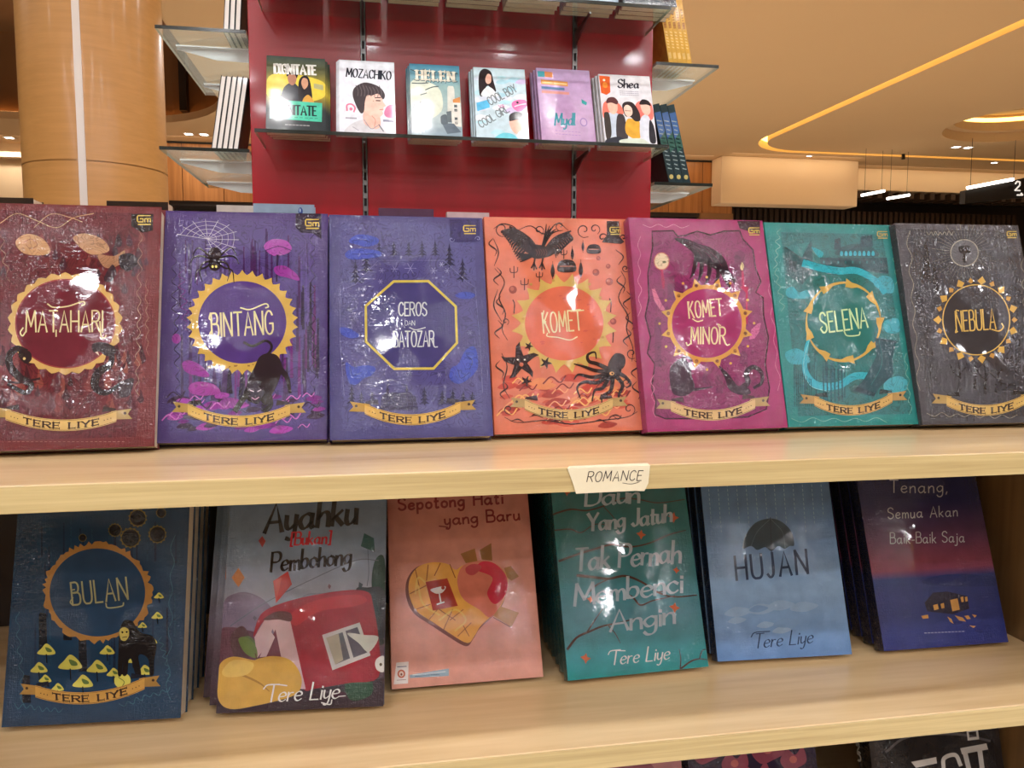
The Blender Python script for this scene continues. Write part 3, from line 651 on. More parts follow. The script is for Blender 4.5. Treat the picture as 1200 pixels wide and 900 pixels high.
def frame(A, col, w, inset=.05, wob=3, n=9, seed=3):
    c = [A.uv(a, b) for a, b in ((inset, inset*.7), (1-inset, inset*.7), (1-inset, 1-inset*.7), (inset, 1-inset*.7))]
    for a, b in zip(c, c[1:]+c[:1]): wig(A, a, b, n, wob, w, col, (1, 1, 1))
def blobs(A, box, n, size, cols, kind='drop'):
    x0, x1, ya, yb = box; A.lock = False; A._z(); A.lock = True
    for i in range(n):
        x = A.rnd.uniform(x0, x1); y = A.rnd.uniform(ya, yb); s = size*A.rnd.uniform(.6, 1.3); c = A.rnd.choice(cols)
        A.z -= LSTEP*.1
        if kind == 'drop': A.sm([(x, y-s), (x+s*.45, y+s*.2), (x, y+s*.6), (x-s*.45, y+s*.2)], c, 4)
        elif kind == 'flame': A.sm([(x, y-s*1.4), (x+s*.3, y-s*.5), (x+s*.5, y+s*.3), (x, y+s*.7), (x-s*.5, y+s*.2), (x-s*.15, y-s*.4)], c, 3)
        elif kind == 'spire': A.poly([(x-s*.3, y+s), (x-s*.16, y-s*.6), (x, y-s*2.0), (x+s*.16, y-s*.6), (x+s*.3, y+s)], c)
        elif kind == 'streak': A.poly([(x-s*.08, y+s*1.5), (x-s*.05, y-s*1.5), (x+s*.05, y-s*1.5), (x+s*.09, y+s*1.5)], c)
        elif kind == 'leaf': A.sm([(x-s, y+s*.2), (x-s*.2, y-s*.35), (x+s, y-s*.1), (x+s*.1, y+s*.35)], c, 4)
        elif kind == 'square': A.poly([(x-s, y-s*.6), (x+s*.9, y-s*.5), (x+s, y+s*.6), (x-s*.9, y+s*.55)], c)
        elif kind == 'arc': A.st([(x-s, y), (x-s*.3, y-s*.6), (x+s*.5, y-s*.1), (x+s, y-s*.7)], s*.14, c)
    A.lock = False
def shade(c, k): return tuple(min(255, v*k) for v in c)

UPQ = dict(matahari=[[-23.2, 237.0], [189.7, 242.6], [181.0, 522.6], [-47.1, 530.0]], bintang=[[194.4, 246.7], [384.5, 250.5], [383.1, 514.7], [179.9, 519.3]], ceros=[[385.9, 251.5], [565.0, 255.5], [578.0, 510.8], [386.6, 515.9]], komet=[[567.2, 254.1], [734.2, 257.1], [755.8, 504.0], [579.7, 509.2]], minor=[[736.4, 254.8], [893.4, 258.8], [923.2, 501.2], [758.7, 506.4]], selena=[[895.3, 260.6], [1043.9, 264.1], [1080.0, 497.3], [924.1, 500.8]], nebula=[[1048.6, 261.6], [1193.1, 264.5], [1232.2, 495.0], [1081.3, 498.0]], bulan=[[24.3, 553.3], [223.8, 550.4], [211.4, 841.2], [1.4, 852.3]], ayah=[[272.6, 551.4], [453.2, 549.5], [449.2, 827.5], [252.8, 836.1]], sep=[[453.3, 546.5], [615.1, 541.4], [636.6, 793.2], [459.0, 807.7]], daun=[[642.3, 538.4], [796.9, 531.8], [830.2, 781.2], [665.4, 798.0]], hujan=[[817.1, 528.6], [965.5, 525.9], [998.4, 766.9], [840.9, 775.5]], tenang=[[997.7, 524.8], [1135.8, 520.4], [1181.7, 752.6], [1035.9, 763.4]])
POSE = dict(matahari=(-0.2362, 0.6456, ZB1, 17.056, 2.044, -0.076), bintang=(-0.1058, 0.6620, ZB1, 17.623, -1.204, -0.015), ceros=(0.0319, 0.6552, ZB1, 18.537, 0.241, -0.004), komet=(0.1695, 0.6648, ZB1, 16.745, -0.217, -0.253), minor=(0.3034, 0.6567, ZB1, 16.064, 1.451, -0.087), selena=(0.4402, 0.6598, ZB1, 16.918, -0.389, 0.079), nebula=(0.5724, 0.6523, ZB1, 15.951, -1.669, 0.048), bulan=(-0.2251, 0.6546, ZB2, 13.972, -2.507, 0.554), ayah=(-0.0630, 0.6470, ZB2, 21.168, -3.293, 0.663), sep=(0.0794, 0.6707, ZB2, 25.828, 0.510, 0.111), daun=(0.2344, 0.6621, ZB2, 20.495, 1.718, -0.306), hujan=(0.3821, 0.6697, ZB2, 19.167, -2.372, 0.276), tenang=(0.5517, 0.6662, ZB2, 19.230, -1.366, -0.279))
GRP = 'wrapped novels of one series face-out on the upper shelf'

# 1 maroon: sun, snake and swan
c0 = (116, 44, 50)
r, A = book('book', UPQ['matahari'], (0, 230, 3), POSE['matahari'], 0.0174, c0); r1 = r; A.orn = True
tag(r, 'maroon shrink-wrapped novel titled MATAHARI with two snakes at far left', 'book', GRP)
A.begin('cover_illustration')
A.poly([A.uv(.10, .03), A.uv(.93, .03), A.uv(.90, .96), A.uv(.10, .96)], (104, 36, 46))
blobs(A, (-20, 520, 130, 330), 46, 26, [(84, 26, 40), (92, 32, 46), (128, 58, 60), (70, 30, 44)], 'drop')
blobs(A, (-40, 500, 560, 740), 60, 34, [(140, 66, 60), (88, 26, 40), (124, 50, 54), (72, 26, 38)], 'flame')
blobs(A, (330, 520, 150, 300), 16, 24, [(60, 30, 44), (76, 30, 50)], 'drop')
A.st([(0, 95), (60, 60), (130, 85), (200, 110), (260, 75), (330, 60)], 2.5, (214, 160, 120)); A.st([(120, 110), (180, 62), (250, 75), (290, 90)], 2.2, (214, 160, 120))
A.sm([(55, 160), (95, 132), (150, 148), (178, 190), (150, 206), (85, 200)], (206, 158, 112)); A.st([(85, 160), (112, 150), (132, 170), (108, 184), (92, 170)], 2, (140, 80, 64))
A.sm([(258, 145), (300, 130), (360, 150), (385, 190), (330, 205), (290, 185)], (196, 150, 110)); A.sm([(345, 205), (400, 210), (440, 190), (420, 240), (370, 250)], (176, 128, 96))
A.sm([(420, 210), (460, 200), (485, 225), (460, 260), (425, 250)], (44, 34, 46)); A.sm([(395, 240), (410, 270), (390, 300), (365, 290)], (58, 38, 50))
wig(A, (498, 90), (480, 700), 22, 9, 2, (190, 140, 120)); wig(A, (515, 290), (520, 560), 12, 6, 1.6, (190, 140, 120)); wig(A, (0, 110), (30, 300), 8, 8, 1.8, (180, 130, 110))
A.poly([(462, 62), (540, 62), (538, 120), (500, 128), (462, 104)], (40, 30, 36))
A.begin('sun_emblem'); A.sun(230, 447, 172, 153, 1.13, (216, 176, 104), (110, 34, 52), 26, 'scallop', (150, 60, 60))
A.begin('snake')
A.st([(90, 545), (60, 535), (34, 560), (38, 600), (75, 640), (110, 660), (90, 690), (30, 660)], 26, (40, 26, 34), taper=(.8, 1.1, .5)); A.sm([(70, 540), (105, 545), (112, 572), (92, 588), (68, 566)], (40, 26, 34)); A.ell(86, 570, 5, 5, (230, 200, 130), 10)
A.begin('snake'); A.st([(395, 540), (388, 590), (345, 620), (335, 670), (375, 690), (430, 655)], 26, (40, 30, 38), taper=(.7, 1.2, .4)); A.sm([(325, 520), (360, 512), (405, 530), (400, 560), (372, 560), (350, 545), (330, 548)], (44, 32, 40)); A.poly([(335, 548), (350, 560), (344, 545)], (240, 220, 200))
A.begin('foliage'); A.sm([(425, 655), (470, 640), (455, 700), (420, 700)], (54, 34, 44)); A.begin('foliage'); A.st([(10, 640), (60, 655), (140, 640)], 8, (52, 30, 38))
A.begin('title_lettering'); T_ = lambda *a, **k: A.text(*a, **k)
A.text('MATAHARI', (92, 476), (362, 476), 74, CREAM, 5.5, gap=.16); A.st([(92, 474), (80, 490), (72, 478), (82, 462)], 4.5, CREAM); A.st([(168, 378), (190, 390), (240, 386), (290, 370), (299, 378), (288, 384)], 4.5, CREAM)
A.st([(352, 440), (356, 490), (366, 498), (374, 488)], 4.5, CREAM); A.st([(198, 470), (198, 492)], 4.5, CREAM)
A.banner(20, 410, 745, 752, 36, 40, (220, 182, 106), (58, 36, 30), (56, 34, 36)); A.mark(484, 68); 
A.begin('small_print'); A.lock = True
for i in range(26): A.st([(30+i*16, 862), (38+i*16, 862)], 2, (170, 110, 104), False)
A.lock = False; A.end()

# 2 violet: spider, web and panther
c0 = (76, 58, 122)
r, A = book('book', UPQ['bintang'], (180, 230, 3), POSE['bintang'], 0.0171, c0); r2 = r; A.orn = True
tag(r, 'violet shrink-wrapped novel titled BINTANG with spider and black panther', 'book', GRP)
A.begin('cover_illustration')
A.poly([A.uv(.08, .03), A.uv(.94, .03), A.uv(.94, .96), A.uv(.08, .96)], (82, 64, 132))
blobs(A, (80, 560, 200, 330), 40, 50, [(58, 34, 92), (92, 70, 148), (66, 26, 90)], 'streak')
blobs(A, (90, 560, 400, 700), 60, 60, [(58, 30, 86), (96, 72, 150), (108, 36, 120)], 'streak')
blobs(A, (210, 470, 640, 720), 16, 46, [(38, 22, 58), (66, 34, 96)], 'spire')
blobs(A, (520, 590, 380, 620), 18, 50, [(40, 22, 64), (92, 30, 104)], 'streak')
wig(A, (70, 180), (90, 800), 26, 12, 2.4, (30, 20, 44)); wig(A, (560, 130), (560, 780), 26, 11, 2.4, (30, 20, 44)); wig(A, (95, 260), (115, 480), 12, 14, 3, (112, 30, 128))
blobs(A, (60, 590, 690, 820), 44, 34, [(142, 40, 150), (110, 26, 124), (168, 62, 172), (52, 22, 66)], 'leaf')
blobs(A, (60, 590, 700, 815), 30, 26, [(214, 110, 206), (48, 20, 60)], 'arc')
A.sm([(388, 180), (402, 158), (430, 150), (470, 158), (486, 186), (462, 204), (420, 208)], (166, 62, 168)); A.st([(395, 190), (440, 176), (484, 190)], 3, (70, 30, 90)); A.poly([(432, 205), (440, 205), (436, 300), (430, 300)], (48, 26, 70))
A.sm([(425, 250), (460, 244), (500, 270), (512, 296), (470, 286), (432, 274)], (150, 50, 156))
A.sm([(100, 590), (120, 576), (160, 590), (196, 626), (180, 636), (118, 620)], (150, 48, 156)); A.sm([(122, 672), (150, 652), (210, 660), (235, 690), (190, 700), (140, 696)], (164, 54, 160)); A.ell(80, 500, 16, 18, (142, 44, 150), 12)
A.poly([(500, 60), (590, 60), (590, 150), (560, 130), (520, 128), (500, 110)], (42, 28, 60))
A.begin('spider_web')
cx, cy = 190, 150
for k in range(11):
    a = -2.9+k*.42; A.st([(cx, cy), (cx+110*math.cos(a), cy+70*math.sin(a))], 1.6, (196, 186, 214), False)
for q in (.3, .5, .7, .9): A.st([(cx+110*q*math.cos(-2.9+k*.42)*(.95 if k % 2 else 1), cy+70*q*math.sin(-2.9+k*.42)) for k in range(12)], 1.4, (190, 180, 210), False)
A.begin('sun_emblem'); A.sun(312, 443, 155, 145, 1.17, (216, 178, 86), (78, 52, 128), 34, 'spike')
blobs(A, (190, 440, 590, 605), 18, 4, [(150, 110, 60)], 'square')
A.begin('spider')
A.ell(215, 205, 24, 26, (28, 20, 36)); A.ell(215, 238, 22, 24, (28, 20, 36)); A.lock = True
for sg in (-1, 1):
    for p in ([(0, 0), (30, -30), (52, -40), (70, -14)], [(0, 0), (34, -12), (64, -8), (78, 16)], [(0, 4), (34, 14), (44, 46), (36, 76)], [(0, 8), (24, 28), (54, 40), (60, 82)]):
        A.st([(215+sg*(a+8), 222+b) for a, b in p], 6, (28, 20, 36), taper=(1.2, 1, .4))
A.lock = False; A.ell(208, 247, 4, 5, (250, 230, 120), 8); A.ell(220, 247, 4, 5, (250, 230, 120), 8)
A.begin('panther')
A.sm([(372, 565), (400, 552), (435, 560), (452, 600), (440, 650), (415, 700), (398, 735), (376, 720), (362, 730), (330, 716), (322, 690), (335, 640), (355, 600)], (30, 20, 36))
A.sm([(330, 660), (352, 648), (385, 656), (390, 690), (372, 718), (352, 724), (334, 704)], (36, 24, 44)); A.st([(330, 690), (306, 725), (288, 752)], 20, (30, 20, 36)); A.st([(405, 690), (412, 730), (392, 756)], 18, (30, 20, 36)); A.st([(440, 600), (470, 640), (480, 690)], 16, (32, 20, 40), taper=(1.4, .6))
A.st([(378, 572), (408, 548), (414, 522), (392, 508), (350, 526), (318, 514)], 9, (30, 20, 36)); A.st([(340, 682), (352, 686)], 3, (232, 210, 220)); A.st([(366, 686), (378, 680)], 3, (232, 210, 220)); A.st([(346, 708), (358, 714), (370, 706)], 3, (220, 160, 190))
A.begin('title_lettering')
A.text('BINTANG', (206, 494), (422, 484), 82, CREAM, 6, gap=.17); A.st([(206, 494), (198, 484), (206, 470)], 4.5, CREAM); A.st([(200, 410), (196, 430), (206, 436)], 4.5, CREAM); A.st([(306, 392), (340, 398), (392, 378), (404, 388), (394, 392)], 4.5, CREAM)
A.banner(120, 480, 728, 730, 42, 40, (222, 180, 92), (52, 34, 30), (44, 26, 40)); A.mark(535, 82); A.end()

# 3 blue-violet: octagon, pines and hut
c0 = (72, 70, 128)
r, A = book('book', UPQ['ceros'], (380, 230, 3), POSE['ceros'], 0.0163, c0); r3 = r; A.orn = True
tag(r, 'indigo shrink-wrapped novel titled CEROS BATOZAR with gold octagon and pine trees', 'book', GRP)
A.begin('cover_illustration')
A.poly([A.uv(.07, .03), A.uv(.94, .03), A.uv(.94, .96), A.uv(.07, .96)], (80, 78, 140)); PN = (36, 34, 74)
for i, x in enumerate((193, 245, 297, 344, 390)): pine(A, x, 212, 56, PN, 34)
for x, y in ((110, 310), (148, 270), (440, 250), (486, 300)): pine(A, x, y, 84, PN, 46)
for x in (96, 130, 168, 222, 290, 352, 414, 452, 488, 520): pine(A, x, 735, 62+14*math.sin(x), PN, 40)
A.lock = True
for x, y, s in ((202, 262, 10), (247, 256, 12), (303, 254, 20), (384, 262, 12), (432, 262, 10), (140, 326, 9), (198, 300, 8), (110, 422, 10), (140, 548, 9), (404, 628, 9), (512, 480, 9), (300, 620, 10), (412, 240, 9)):
    for k in range(3): A.st([(x-s*math.cos(k*PI/3), y-s*math.sin(k*PI/3)), (x+s*math.cos(k*PI/3), y+s*math.sin(k*PI/3))], 2, (146, 146, 200), False)
A.lock = False; BL = (64, 80, 184)
A.sm([(86, 160), (110, 138), (150, 136), (190, 150), (185, 168), (150, 178), (120, 172)], BL); A.sm([(75, 200), (110, 184), (190, 192), (196, 212), (130, 222), (84, 220)], BL)
A.sm([(460, 348), (492, 336), (530, 344), (516, 360), (480, 360)], BL); A.sm([(55, 462), (90, 466), (124, 490), (96, 500), (60, 486)], BL)
A.sm([(75, 585), (104, 600), (146, 594), (180, 604), (166, 630), (140, 640), (110, 664), (84, 650)], BL); A.sm([(498, 540), (530, 532), (540, 600), (510, 640), (470, 660), (440, 640), (446, 604), (470, 590)], BL)
for p in ([(90, 600), (100, 630), (130, 620)], [(470, 610), (480, 640), (510, 620)], [(96, 158), (130, 152), (160, 162)], [(100, 204), (150, 204), (180, 204)], [(500, 560), (520, 580), (510, 610)]): A.st(p, 2.4, (36, 40, 110))
A.poly([(196, 752), (202, 700), (240, 690), (300, 690), (322, 706), (330, 752)], (44, 40, 84)); A.lock = True
for j in range(5):
    A.st([(198, 700+j*12), (328, 700+j*12)], 1.6, (110, 108, 160), False)
    for i in range(6): A.st([(204+i*22+(j % 2)*10, 700+j*12), (204+i*22+(j % 2)*10, 712+j*12)], 1.6, (110, 108, 160), False)
A.lock = False
A.poly([(440, 82), (548, 82), (546, 158), (520, 160), (444, 160)], (48, 40, 104)); curl(A, 448, 152, 10, 0, 1, 3, (130, 130, 190)); curl(A, 540, 150, 10, PI, 1, 3, (130, 130, 190))
A.st([(50, 350), (60, 330), (110, 310), (190, 226), (420, 226), (500, 300), (530, 320), (548, 520), (556, 690)], 1.8, (120, 118, 178), False); A.st([(56, 350), (56, 520), (70, 700)], 1.8, (120, 118, 178), False)
A.begin('gold_octagon')
oc = [(244, 300), (366, 299), (462, 388), (466, 516), (384, 606), (246, 607), (147, 512), (146, 386)]
A.st(oc, 9, (216, 196, 92), False, closed=True); A.poly([(246, 308), (364, 307), (455, 392), (459, 512), (381, 598), (250, 599), (155, 508), (154, 390)], (66, 64, 124))
A.begin('title_lettering')
A.text('CEROS', (262, 420), (360, 420), 46, (214, 222, 226), 4.5, gap=.15); A.begin('title_lettering'); A.text('BATOZAR', (244, 530), (386, 528), 54, (214, 222, 226), 4.5, gap=.13); A.text('DAN', (284, 454), (318, 454), 16, (200, 206, 220), 2)
A.st([(250, 528), (238, 518), (250, 508)], 4, (214, 222, 226)); A.st([(384, 500), (386, 528), (398, 530)], 4, (214, 222, 226)); A.st([(300, 462), (322, 470), (355, 462)], 3, (214, 222, 226))
A.banner(142, 478, 728, 722, 42, 38, (222, 178, 84), (52, 36, 30), (36, 30, 60)); A.mark(490, 104, k=.9); A.end()

# 4 orange: bird of prey, starfish, octopus
c0 = (222, 122, 92); K = (46, 28, 30)
r, A = book('book', UPQ['komet'], (560, 240, 3.2143), POSE['komet'], 0.017, c0); r4 = r
tag(r, 'orange shrink-wrapped novel titled KOMET with eagle, starfish and octopus', 'book', GRP)
A.begin('cover_illustration')
blobs(A, (90, 560, 640, 830), 44, 40, [(206, 84, 60), (196, 70, 54), (232, 140, 90), (170, 58, 48)], 'leaf')
blobs(A, (100, 550, 650, 830), 34, 34, [(250, 180, 100), (120, 40, 38), (246, 160, 110)], 'arc')
for p in ([(60, 90), (90, 72), (130, 80), (150, 96)], [(60, 130), (78, 180), (62, 230)], [(64, 240), (100, 290), (80, 350), (104, 410), (92, 470), (112, 510)], [(75, 320), (60, 380), (90, 440)], [(90, 560), (110, 610), (96, 680), (120, 730)], [(540, 250), (556, 290), (530, 350), (566, 420), (560, 470), (584, 540), (580, 590)], [(520, 170), (548, 196), (530, 226)], [(100, 800), (150, 820), (260, 812), (350, 826), (470, 812), (560, 800), (600, 780)], [(150, 96), (200, 80), (250, 110), (300, 70), (340, 96)]): A.st(p, 4, K, taper=(.5, 1.3, .5))
for x, y, rr, s in ((92, 92, 30, 1), (230, 96, 20, -1), (310, 80, 20, 1), (400, 96, 30, 1), (440, 92, 22, -1), (556, 240, 14, 1), (104, 440, 14, -1), (580, 560, 22, 1), (116, 770, 20, 1), (570, 770, 24, -1), (560, 670, 18, 1)): curl(A, x, y, rr, 1, 1.1, 4.5, K, s)
A.poly([(486, 62), (532, 62), (534, 120), (552, 140), (540, 148), (468, 142), (476, 126), (486, 118)], K); curl(A, 470, 124, 18, 0, .9, 6, K, -1); curl(A, 548, 124, 12, PI, .9, 6, K)
for x, y, s in ((136, 250, 18), (176, 296, 18), (232, 268, 15), (324, 184, 14)): A.st([(x, y+s*1.4), (x, y-s)], 3.5, K); A.st([(x-s*.8, y-s*.6), (x-s*.7, y+s*.2), (x, y+s*.3), (x+s*.7, y+s*.1), (x+s*.8, y-s*.8)], 3, K)
for x, y, s in ((282, 252, 30), (388, 248, 32), (356, 188, 24), (396, 160, 20)): A.sm([(x, y-s), (x+s*.26, y), (x, y+s*.8), (x-s*.26, y)], K); A.st([(x, y-s*1.3), (x, y+s)], 2, K)
for x, y, s in ((335, 232, 32), (437, 168, 24)): A.sm([(x-s, y+s*.6), (x-s*.9, y-s*.5), (x, y-s*.8), (x+s*.9, y-s*.5), (x+s, y+s*.6)], K); A.st([(x-s*.8, y), (x+s*.8, y)], 2.4, (206, 110, 80))
for x, y, s in ((132, 320, 15), (510, 440, 12), (445, 255, 13), (454, 202, 8), (491, 232, 9), (495, 290, 14)): A.ell(x, y, s, s, (150, 66, 52), 18); A.ell(x-s*.2, y-s*.2, s*.5, s*.5, (190, 96, 70), 12)
for x, y in ((138, 385), (502, 380), (510, 495)): A.st([(x-6, y-26), (x, y-10), (x-2, y+24)], 4, K)
for k, (x, y) in enumerate(((58, 160), (72, 270), (86, 380), (76, 470), (84, 620), (96, 700), (540, 300), (560, 360), (574, 440), (590, 620), (598, 700), (560, 500))): A.st([(x, y-34), (x+16*(1 if k % 2 else -1), y-12), (x-12*(1 if k % 2 else -1), y+12), (x+6, y+34)], 4.5, K, taper=(.3, 1.4, .3))
for x, y in ((150, 816), (220, 800), (300, 818), (380, 806), (460, 818), (520, 800)): A.st([(x-26, y), (x, y-8), (x+26, y+4)], 4, K, taper=(.3, 1.3, .3))
A.begin('sun_emblem'); A.sun(325, 447, 148, 140, 1.13, (214, 178, 96), (224, 112, 84), 20, 'big')
for x, y in ((200, 300), (284, 286), (420, 300), (460, 350), (170, 430), (250, 590), (380, 600), (470, 500)): A.ell(x, y, 6, 5, (192, 150, 80), 10)
blobs(A, (210, 440, 340, 540), 14, 8, [(206, 96, 84)], 'leaf')
A.begin('eagle')
A.sm([(190, 176), (206, 160), (232, 152), (262, 160), (286, 174), (280, 190), (250, 200), (222, 204), (200, 196)], K)
A.sm([(180, 176), (200, 156), (222, 150), (236, 160), (220, 176), (196, 184)], K)
A.lock = True
W1 = [(215, 165), (190, 130), (150, 100), (120, 84)]; A.st(W1, 16, K, taper=(1.4, 1, .4))
for i in range(12):
    f = i/11; bx, by = 200-70*f, 150-58*f; A.st([(bx, by), (bx-30-10*f, by+10+20*(1-f)), (bx-52+22*f, by+30+26*(1-f)-14*f)], 9, K, taper=(1.2, 1, .3))
W2 = [(262, 165), (290, 130), (322, 112), (350, 100)]; A.st(W2, 14, K, taper=(1.4, 1, .4))
for i in range(10):
    f = i/9; bx, by = 268+72*f, 156-48*f; A.st([(bx, by), (bx+22-6*f, by+22), (bx+26-26*f, by+44-8*f)], 8, K, taper=(1.2, 1, .3))
for i in range(5): A.st([(245, 158), (254+5*i, 112), (258+12*i, 74+6*i)], 8, K, taper=(1.4, 1, .3))
for i in range(6): A.st([(212, 188), (176, 188+4*i), (134+5*i, 176+8*i)], 8, K, taper=(1.4, 1, .3))
for x in (216, 246): A.st([(x, 195), (x-4, 218), (x-14, 238)], 6, K); A.st([(x-4, 218), (x+5, 242)], 5, K); A.st([(x-3, 220), (x-5, 246)], 5, K)
A.lock = False; A.sm([(278, 168), (298, 162), (312, 172), (318, 182), (302, 182), (282, 186)], K); A.ell(300, 171, 2.5, 2.5, (240, 220, 190), 8)
for i in range(5): A.st([(218+9*i, 168), (224+9*i, 180), (220+9*i, 192)], 1.6, (120, 70, 60))
for cx_, cy_, ro, ri, a0 in ((160, 592, 76, 26, -1.75), (192, 533, 18, 7, -1.2), (256, 596, 24, 9, -1.2), (182, 664, 22, 8, -1.2)):
    A.begin('starfish'); pts = []
    for k in range(5):
        a = a0+k*2*PI/5; pts += [(cx_+ri*math.cos(a-PI/5), cy_+ri*math.sin(a-PI/5)), (cx_+ro*.8*math.cos(a-.1), cy_+ro*.8*math.sin(a-.1)), (cx_+ro*math.cos(a+.15), cy_+ro*math.sin(a+.15)), (cx_+ro*.75*math.cos(a+.16), cy_+ro*.75*math.sin(a+.16))]
    A.poly(pts, K)
A.ell(164, 602, 8, 8, (190, 90, 60), 14); A.ell(150, 584, 4, 3, (250, 240, 220), 8); A.ell(176, 584, 4, 3, (250, 240, 220), 8)
A.begin('octopus')
A.sm([(500, 580), (520, 560), (548, 566), (556, 592), (544, 618), (510, 625), (490, 610)], K); A.sm([(480, 620), (500, 604), (540, 610), (530, 650), (500, 656), (482, 645)], K); A.lock = True
for p in ([(492, 620), (450, 600), (418, 590), (414, 566), (440, 556), (446, 580)], [(486, 630), (440, 624), (400, 610), (362, 600)], [(484, 640), (430, 650), (380, 640), (362, 658)], [(488, 645), (450, 670), (400, 668), (374, 690), (386, 730)], [(495, 650), (470, 690), (440, 700), (430, 740)], [(508, 652), (500, 700), (470, 720), (466, 745)], [(520, 645), (545, 680), (530, 720), (548, 745)], [(530, 635), (556, 650), (575, 676), (560, 690)]): A.st(p, 13, K, taper=(1.3, .9, .3))
A.lock = False; A.ell(504, 636, 9, 7, (236, 180, 120), 12); A.ell(506, 636, 4, 4, K, 8)
A.begin('title_lettering')
A.text('KOMET', (248, 484), (392, 472), 76, CREAM, 5.5, gap=.18); A.st([(248, 400), (244, 430), (256, 442)], 4.5, CREAM); A.st([(262, 484), (262, 496), (300, 500), (346, 510), (374, 498)], 4, CREAM); A.st([(350, 402), (398, 398)], 4.5, CREAM)
A.banner(176, 508, 732, 728, 42, 40, (218, 180, 110), (58, 36, 30), (58, 34, 32)); A.mark(498, 86, k=.85); A.end()

# 5 magenta: hand, mirror, candle
c0 = (168, 56, 112); K = (66, 22, 52)
r, A = book('book', UPQ['minor'], (730, 240, 3.2143), POSE['minor'], 0.0184, c0); r5 = r; A.orn = True
tag(r, 'magenta shrink-wrapped novel titled KOMET MINOR with dark hand above spiked sun', 'book', GRP)
A.begin('cover_illustration')
fr = [(110, 100), (190, 98), (206, 118), (236, 116), (250, 110), (280, 100), (330, 114), (380, 100), (440, 98), (452, 130), (490, 170), (500, 240), (520, 290), (500, 330), (528, 350), (530, 420), (548, 500), (536, 600), (552, 690), (540, 770), (470, 800), (300, 806), (160, 806), (120, 790), (125, 740), (108, 690), (120, 600), (92, 560), (104, 500), (84, 420), (98, 350), (94, 260), (112, 160)]
A.poly(fr, (142, 46, 102)); A.st(fr, 5, (48, 16, 40), False, closed=True)
for a, b, c_ in (((75, 80), (250, 82), 6), ((60, 120), (64, 420), 9), ((545, 180), (588, 700), 11), ((110, 640), (118, 800), 6)): wig(A, a, b, c_, 8, 2.2, (222, 130, 170), (1, 1, 1))
for x, y, w_, h_ in ((120, 430, 24, 180), (168, 300, 60, 60), (260, 140, 40, 60), (420, 180, 40, 90), (300, 640, 24, 40), (350, 650, 26, 60), (440, 560, 30, 40), (400, 230, 30, 60)): A.poly([(x, y), (x+w_*.6, y-10), (x+w_, y+6), (x+w_, y+h_), (x, y+h_)], (120, 42, 92))
for x in range(240, 480, 34): A.poly([(x, 690), (x+17, 620+10*math.sin(x)), (x+34, 690)], (128, 40, 94))
A.ell(146, 213, 30, 34, (196, 110, 100)); A.ell(146, 213, 26, 30, (226, 200, 168)); A.poly([(142, 244), (151, 244), (153, 268), (158, 290), (156, 316), (150, 316), (146, 290)], (176, 30, 88)); A.ell(156, 216, 8, 5, (120, 120, 90), 10)
A.sm([(448, 216), (456, 232), (450, 248), (442, 238)], (246, 214, 170)); A.poly([(446, 248), (454, 248), (458, 310), (448, 310)], (196, 40, 96)); A.poly([(440, 310), (474, 310), (470, 330), (470, 450), (464, 450), (462, 330)], (186, 28, 86))
A.poly([(108, 318), (120, 316), (144, 370), (162, 398), (172, 404), (140, 396), (118, 360)], (216, 110, 150)); A.poly([(474, 508), (484, 470), (510, 446), (520, 446), (512, 480), (496, 504)], (210, 90, 150))
A.begin('dark_hand')
HD = (46, 20, 42)
A.sm([(194, 128), (236, 128), (280, 146), (330, 162), (372, 190), (392, 222), (396, 252), (360, 250), (318, 226), (282, 214), (262, 180), (228, 152)], HD); A.lock = True
for p in ([(280, 190), (272, 226), (262, 262), (252, 278)], [(300, 200), (296, 240), (290, 272), (280, 292)], [(326, 208), (326, 248), (318, 284), (308, 300)], [(356, 220), (360, 258), (352, 286), (340, 304)], [(384, 236), (398, 262), (416, 282), (420, 296)], [(372, 244), (386, 276), (400, 304), (410, 318)]): A.st(p, 16, HD, taper=(1.3, .9, .15))
for p in ([(226, 140), (280, 160), (322, 190), (340, 216)], [(246, 138), (300, 160), (350, 196), (372, 232)], [(282, 214), (276, 250)], [(306, 216), (300, 256)], [(336, 228), (332, 262)], [(364, 240), (364, 270)], [(262, 160), (290, 182), (300, 204)]): A.st(p, 2.2, (122, 54, 92))
A.lock = False
A.begin('sun_emblem'); A.sun(316, 447, 132, 130, 1.12, (218, 154, 78), (168, 56, 112), 12, 'ring'); A.lock = True
for k in range(12):
    a = 2*PI*k/12+.26; c_, s_ = math.cos(a), math.sin(a); R0, R1, hw = 134, 178, 24
    pts = [(316+(R0*c_-hw*s_), 447+(R0*s_+hw*c_)*.98), (316+R1*c_, 447+R1*s_*.98), (316+(R0*c_+hw*s_), 447+(R0*s_-hw*c_)*.98)]
    A.poly(pts, (218, 154, 78)); A.ell(316+150*c_, 447+147*s_, 7, 7, (110, 44, 70), 10); A.ell(316+178*math.cos(a+.26), 447+174*math.sin(a+.26), 5, 5, (218, 154, 78), 10)
A.lock = False; A.ell(316, 447, 132, 130, (166, 54, 110), 60)
A.begin('creature'); D = (56, 24, 52)
A.sm([(180, 610), (220, 580), (250, 600), (260, 650), (270, 690), (236, 720), (190, 712), (176, 660)], D); A.st([(230, 690), (270, 696), (336, 686)], 12, D, taper=(1.6, 1, .3)); curl(A, 245, 596, 34, PI, .6, 7, D); A.begin('creature')
A.sm([(360, 606), (400, 640), (430, 680), (470, 690), (480, 712), (440, 716), (400, 696), (382, 650)], D); A.st([(440, 696), (470, 670), (464, 634), (490, 612), (520, 630), (522, 670), (494, 690)], 18, D, taper=(1.2, 1, .6)); A.lock = True
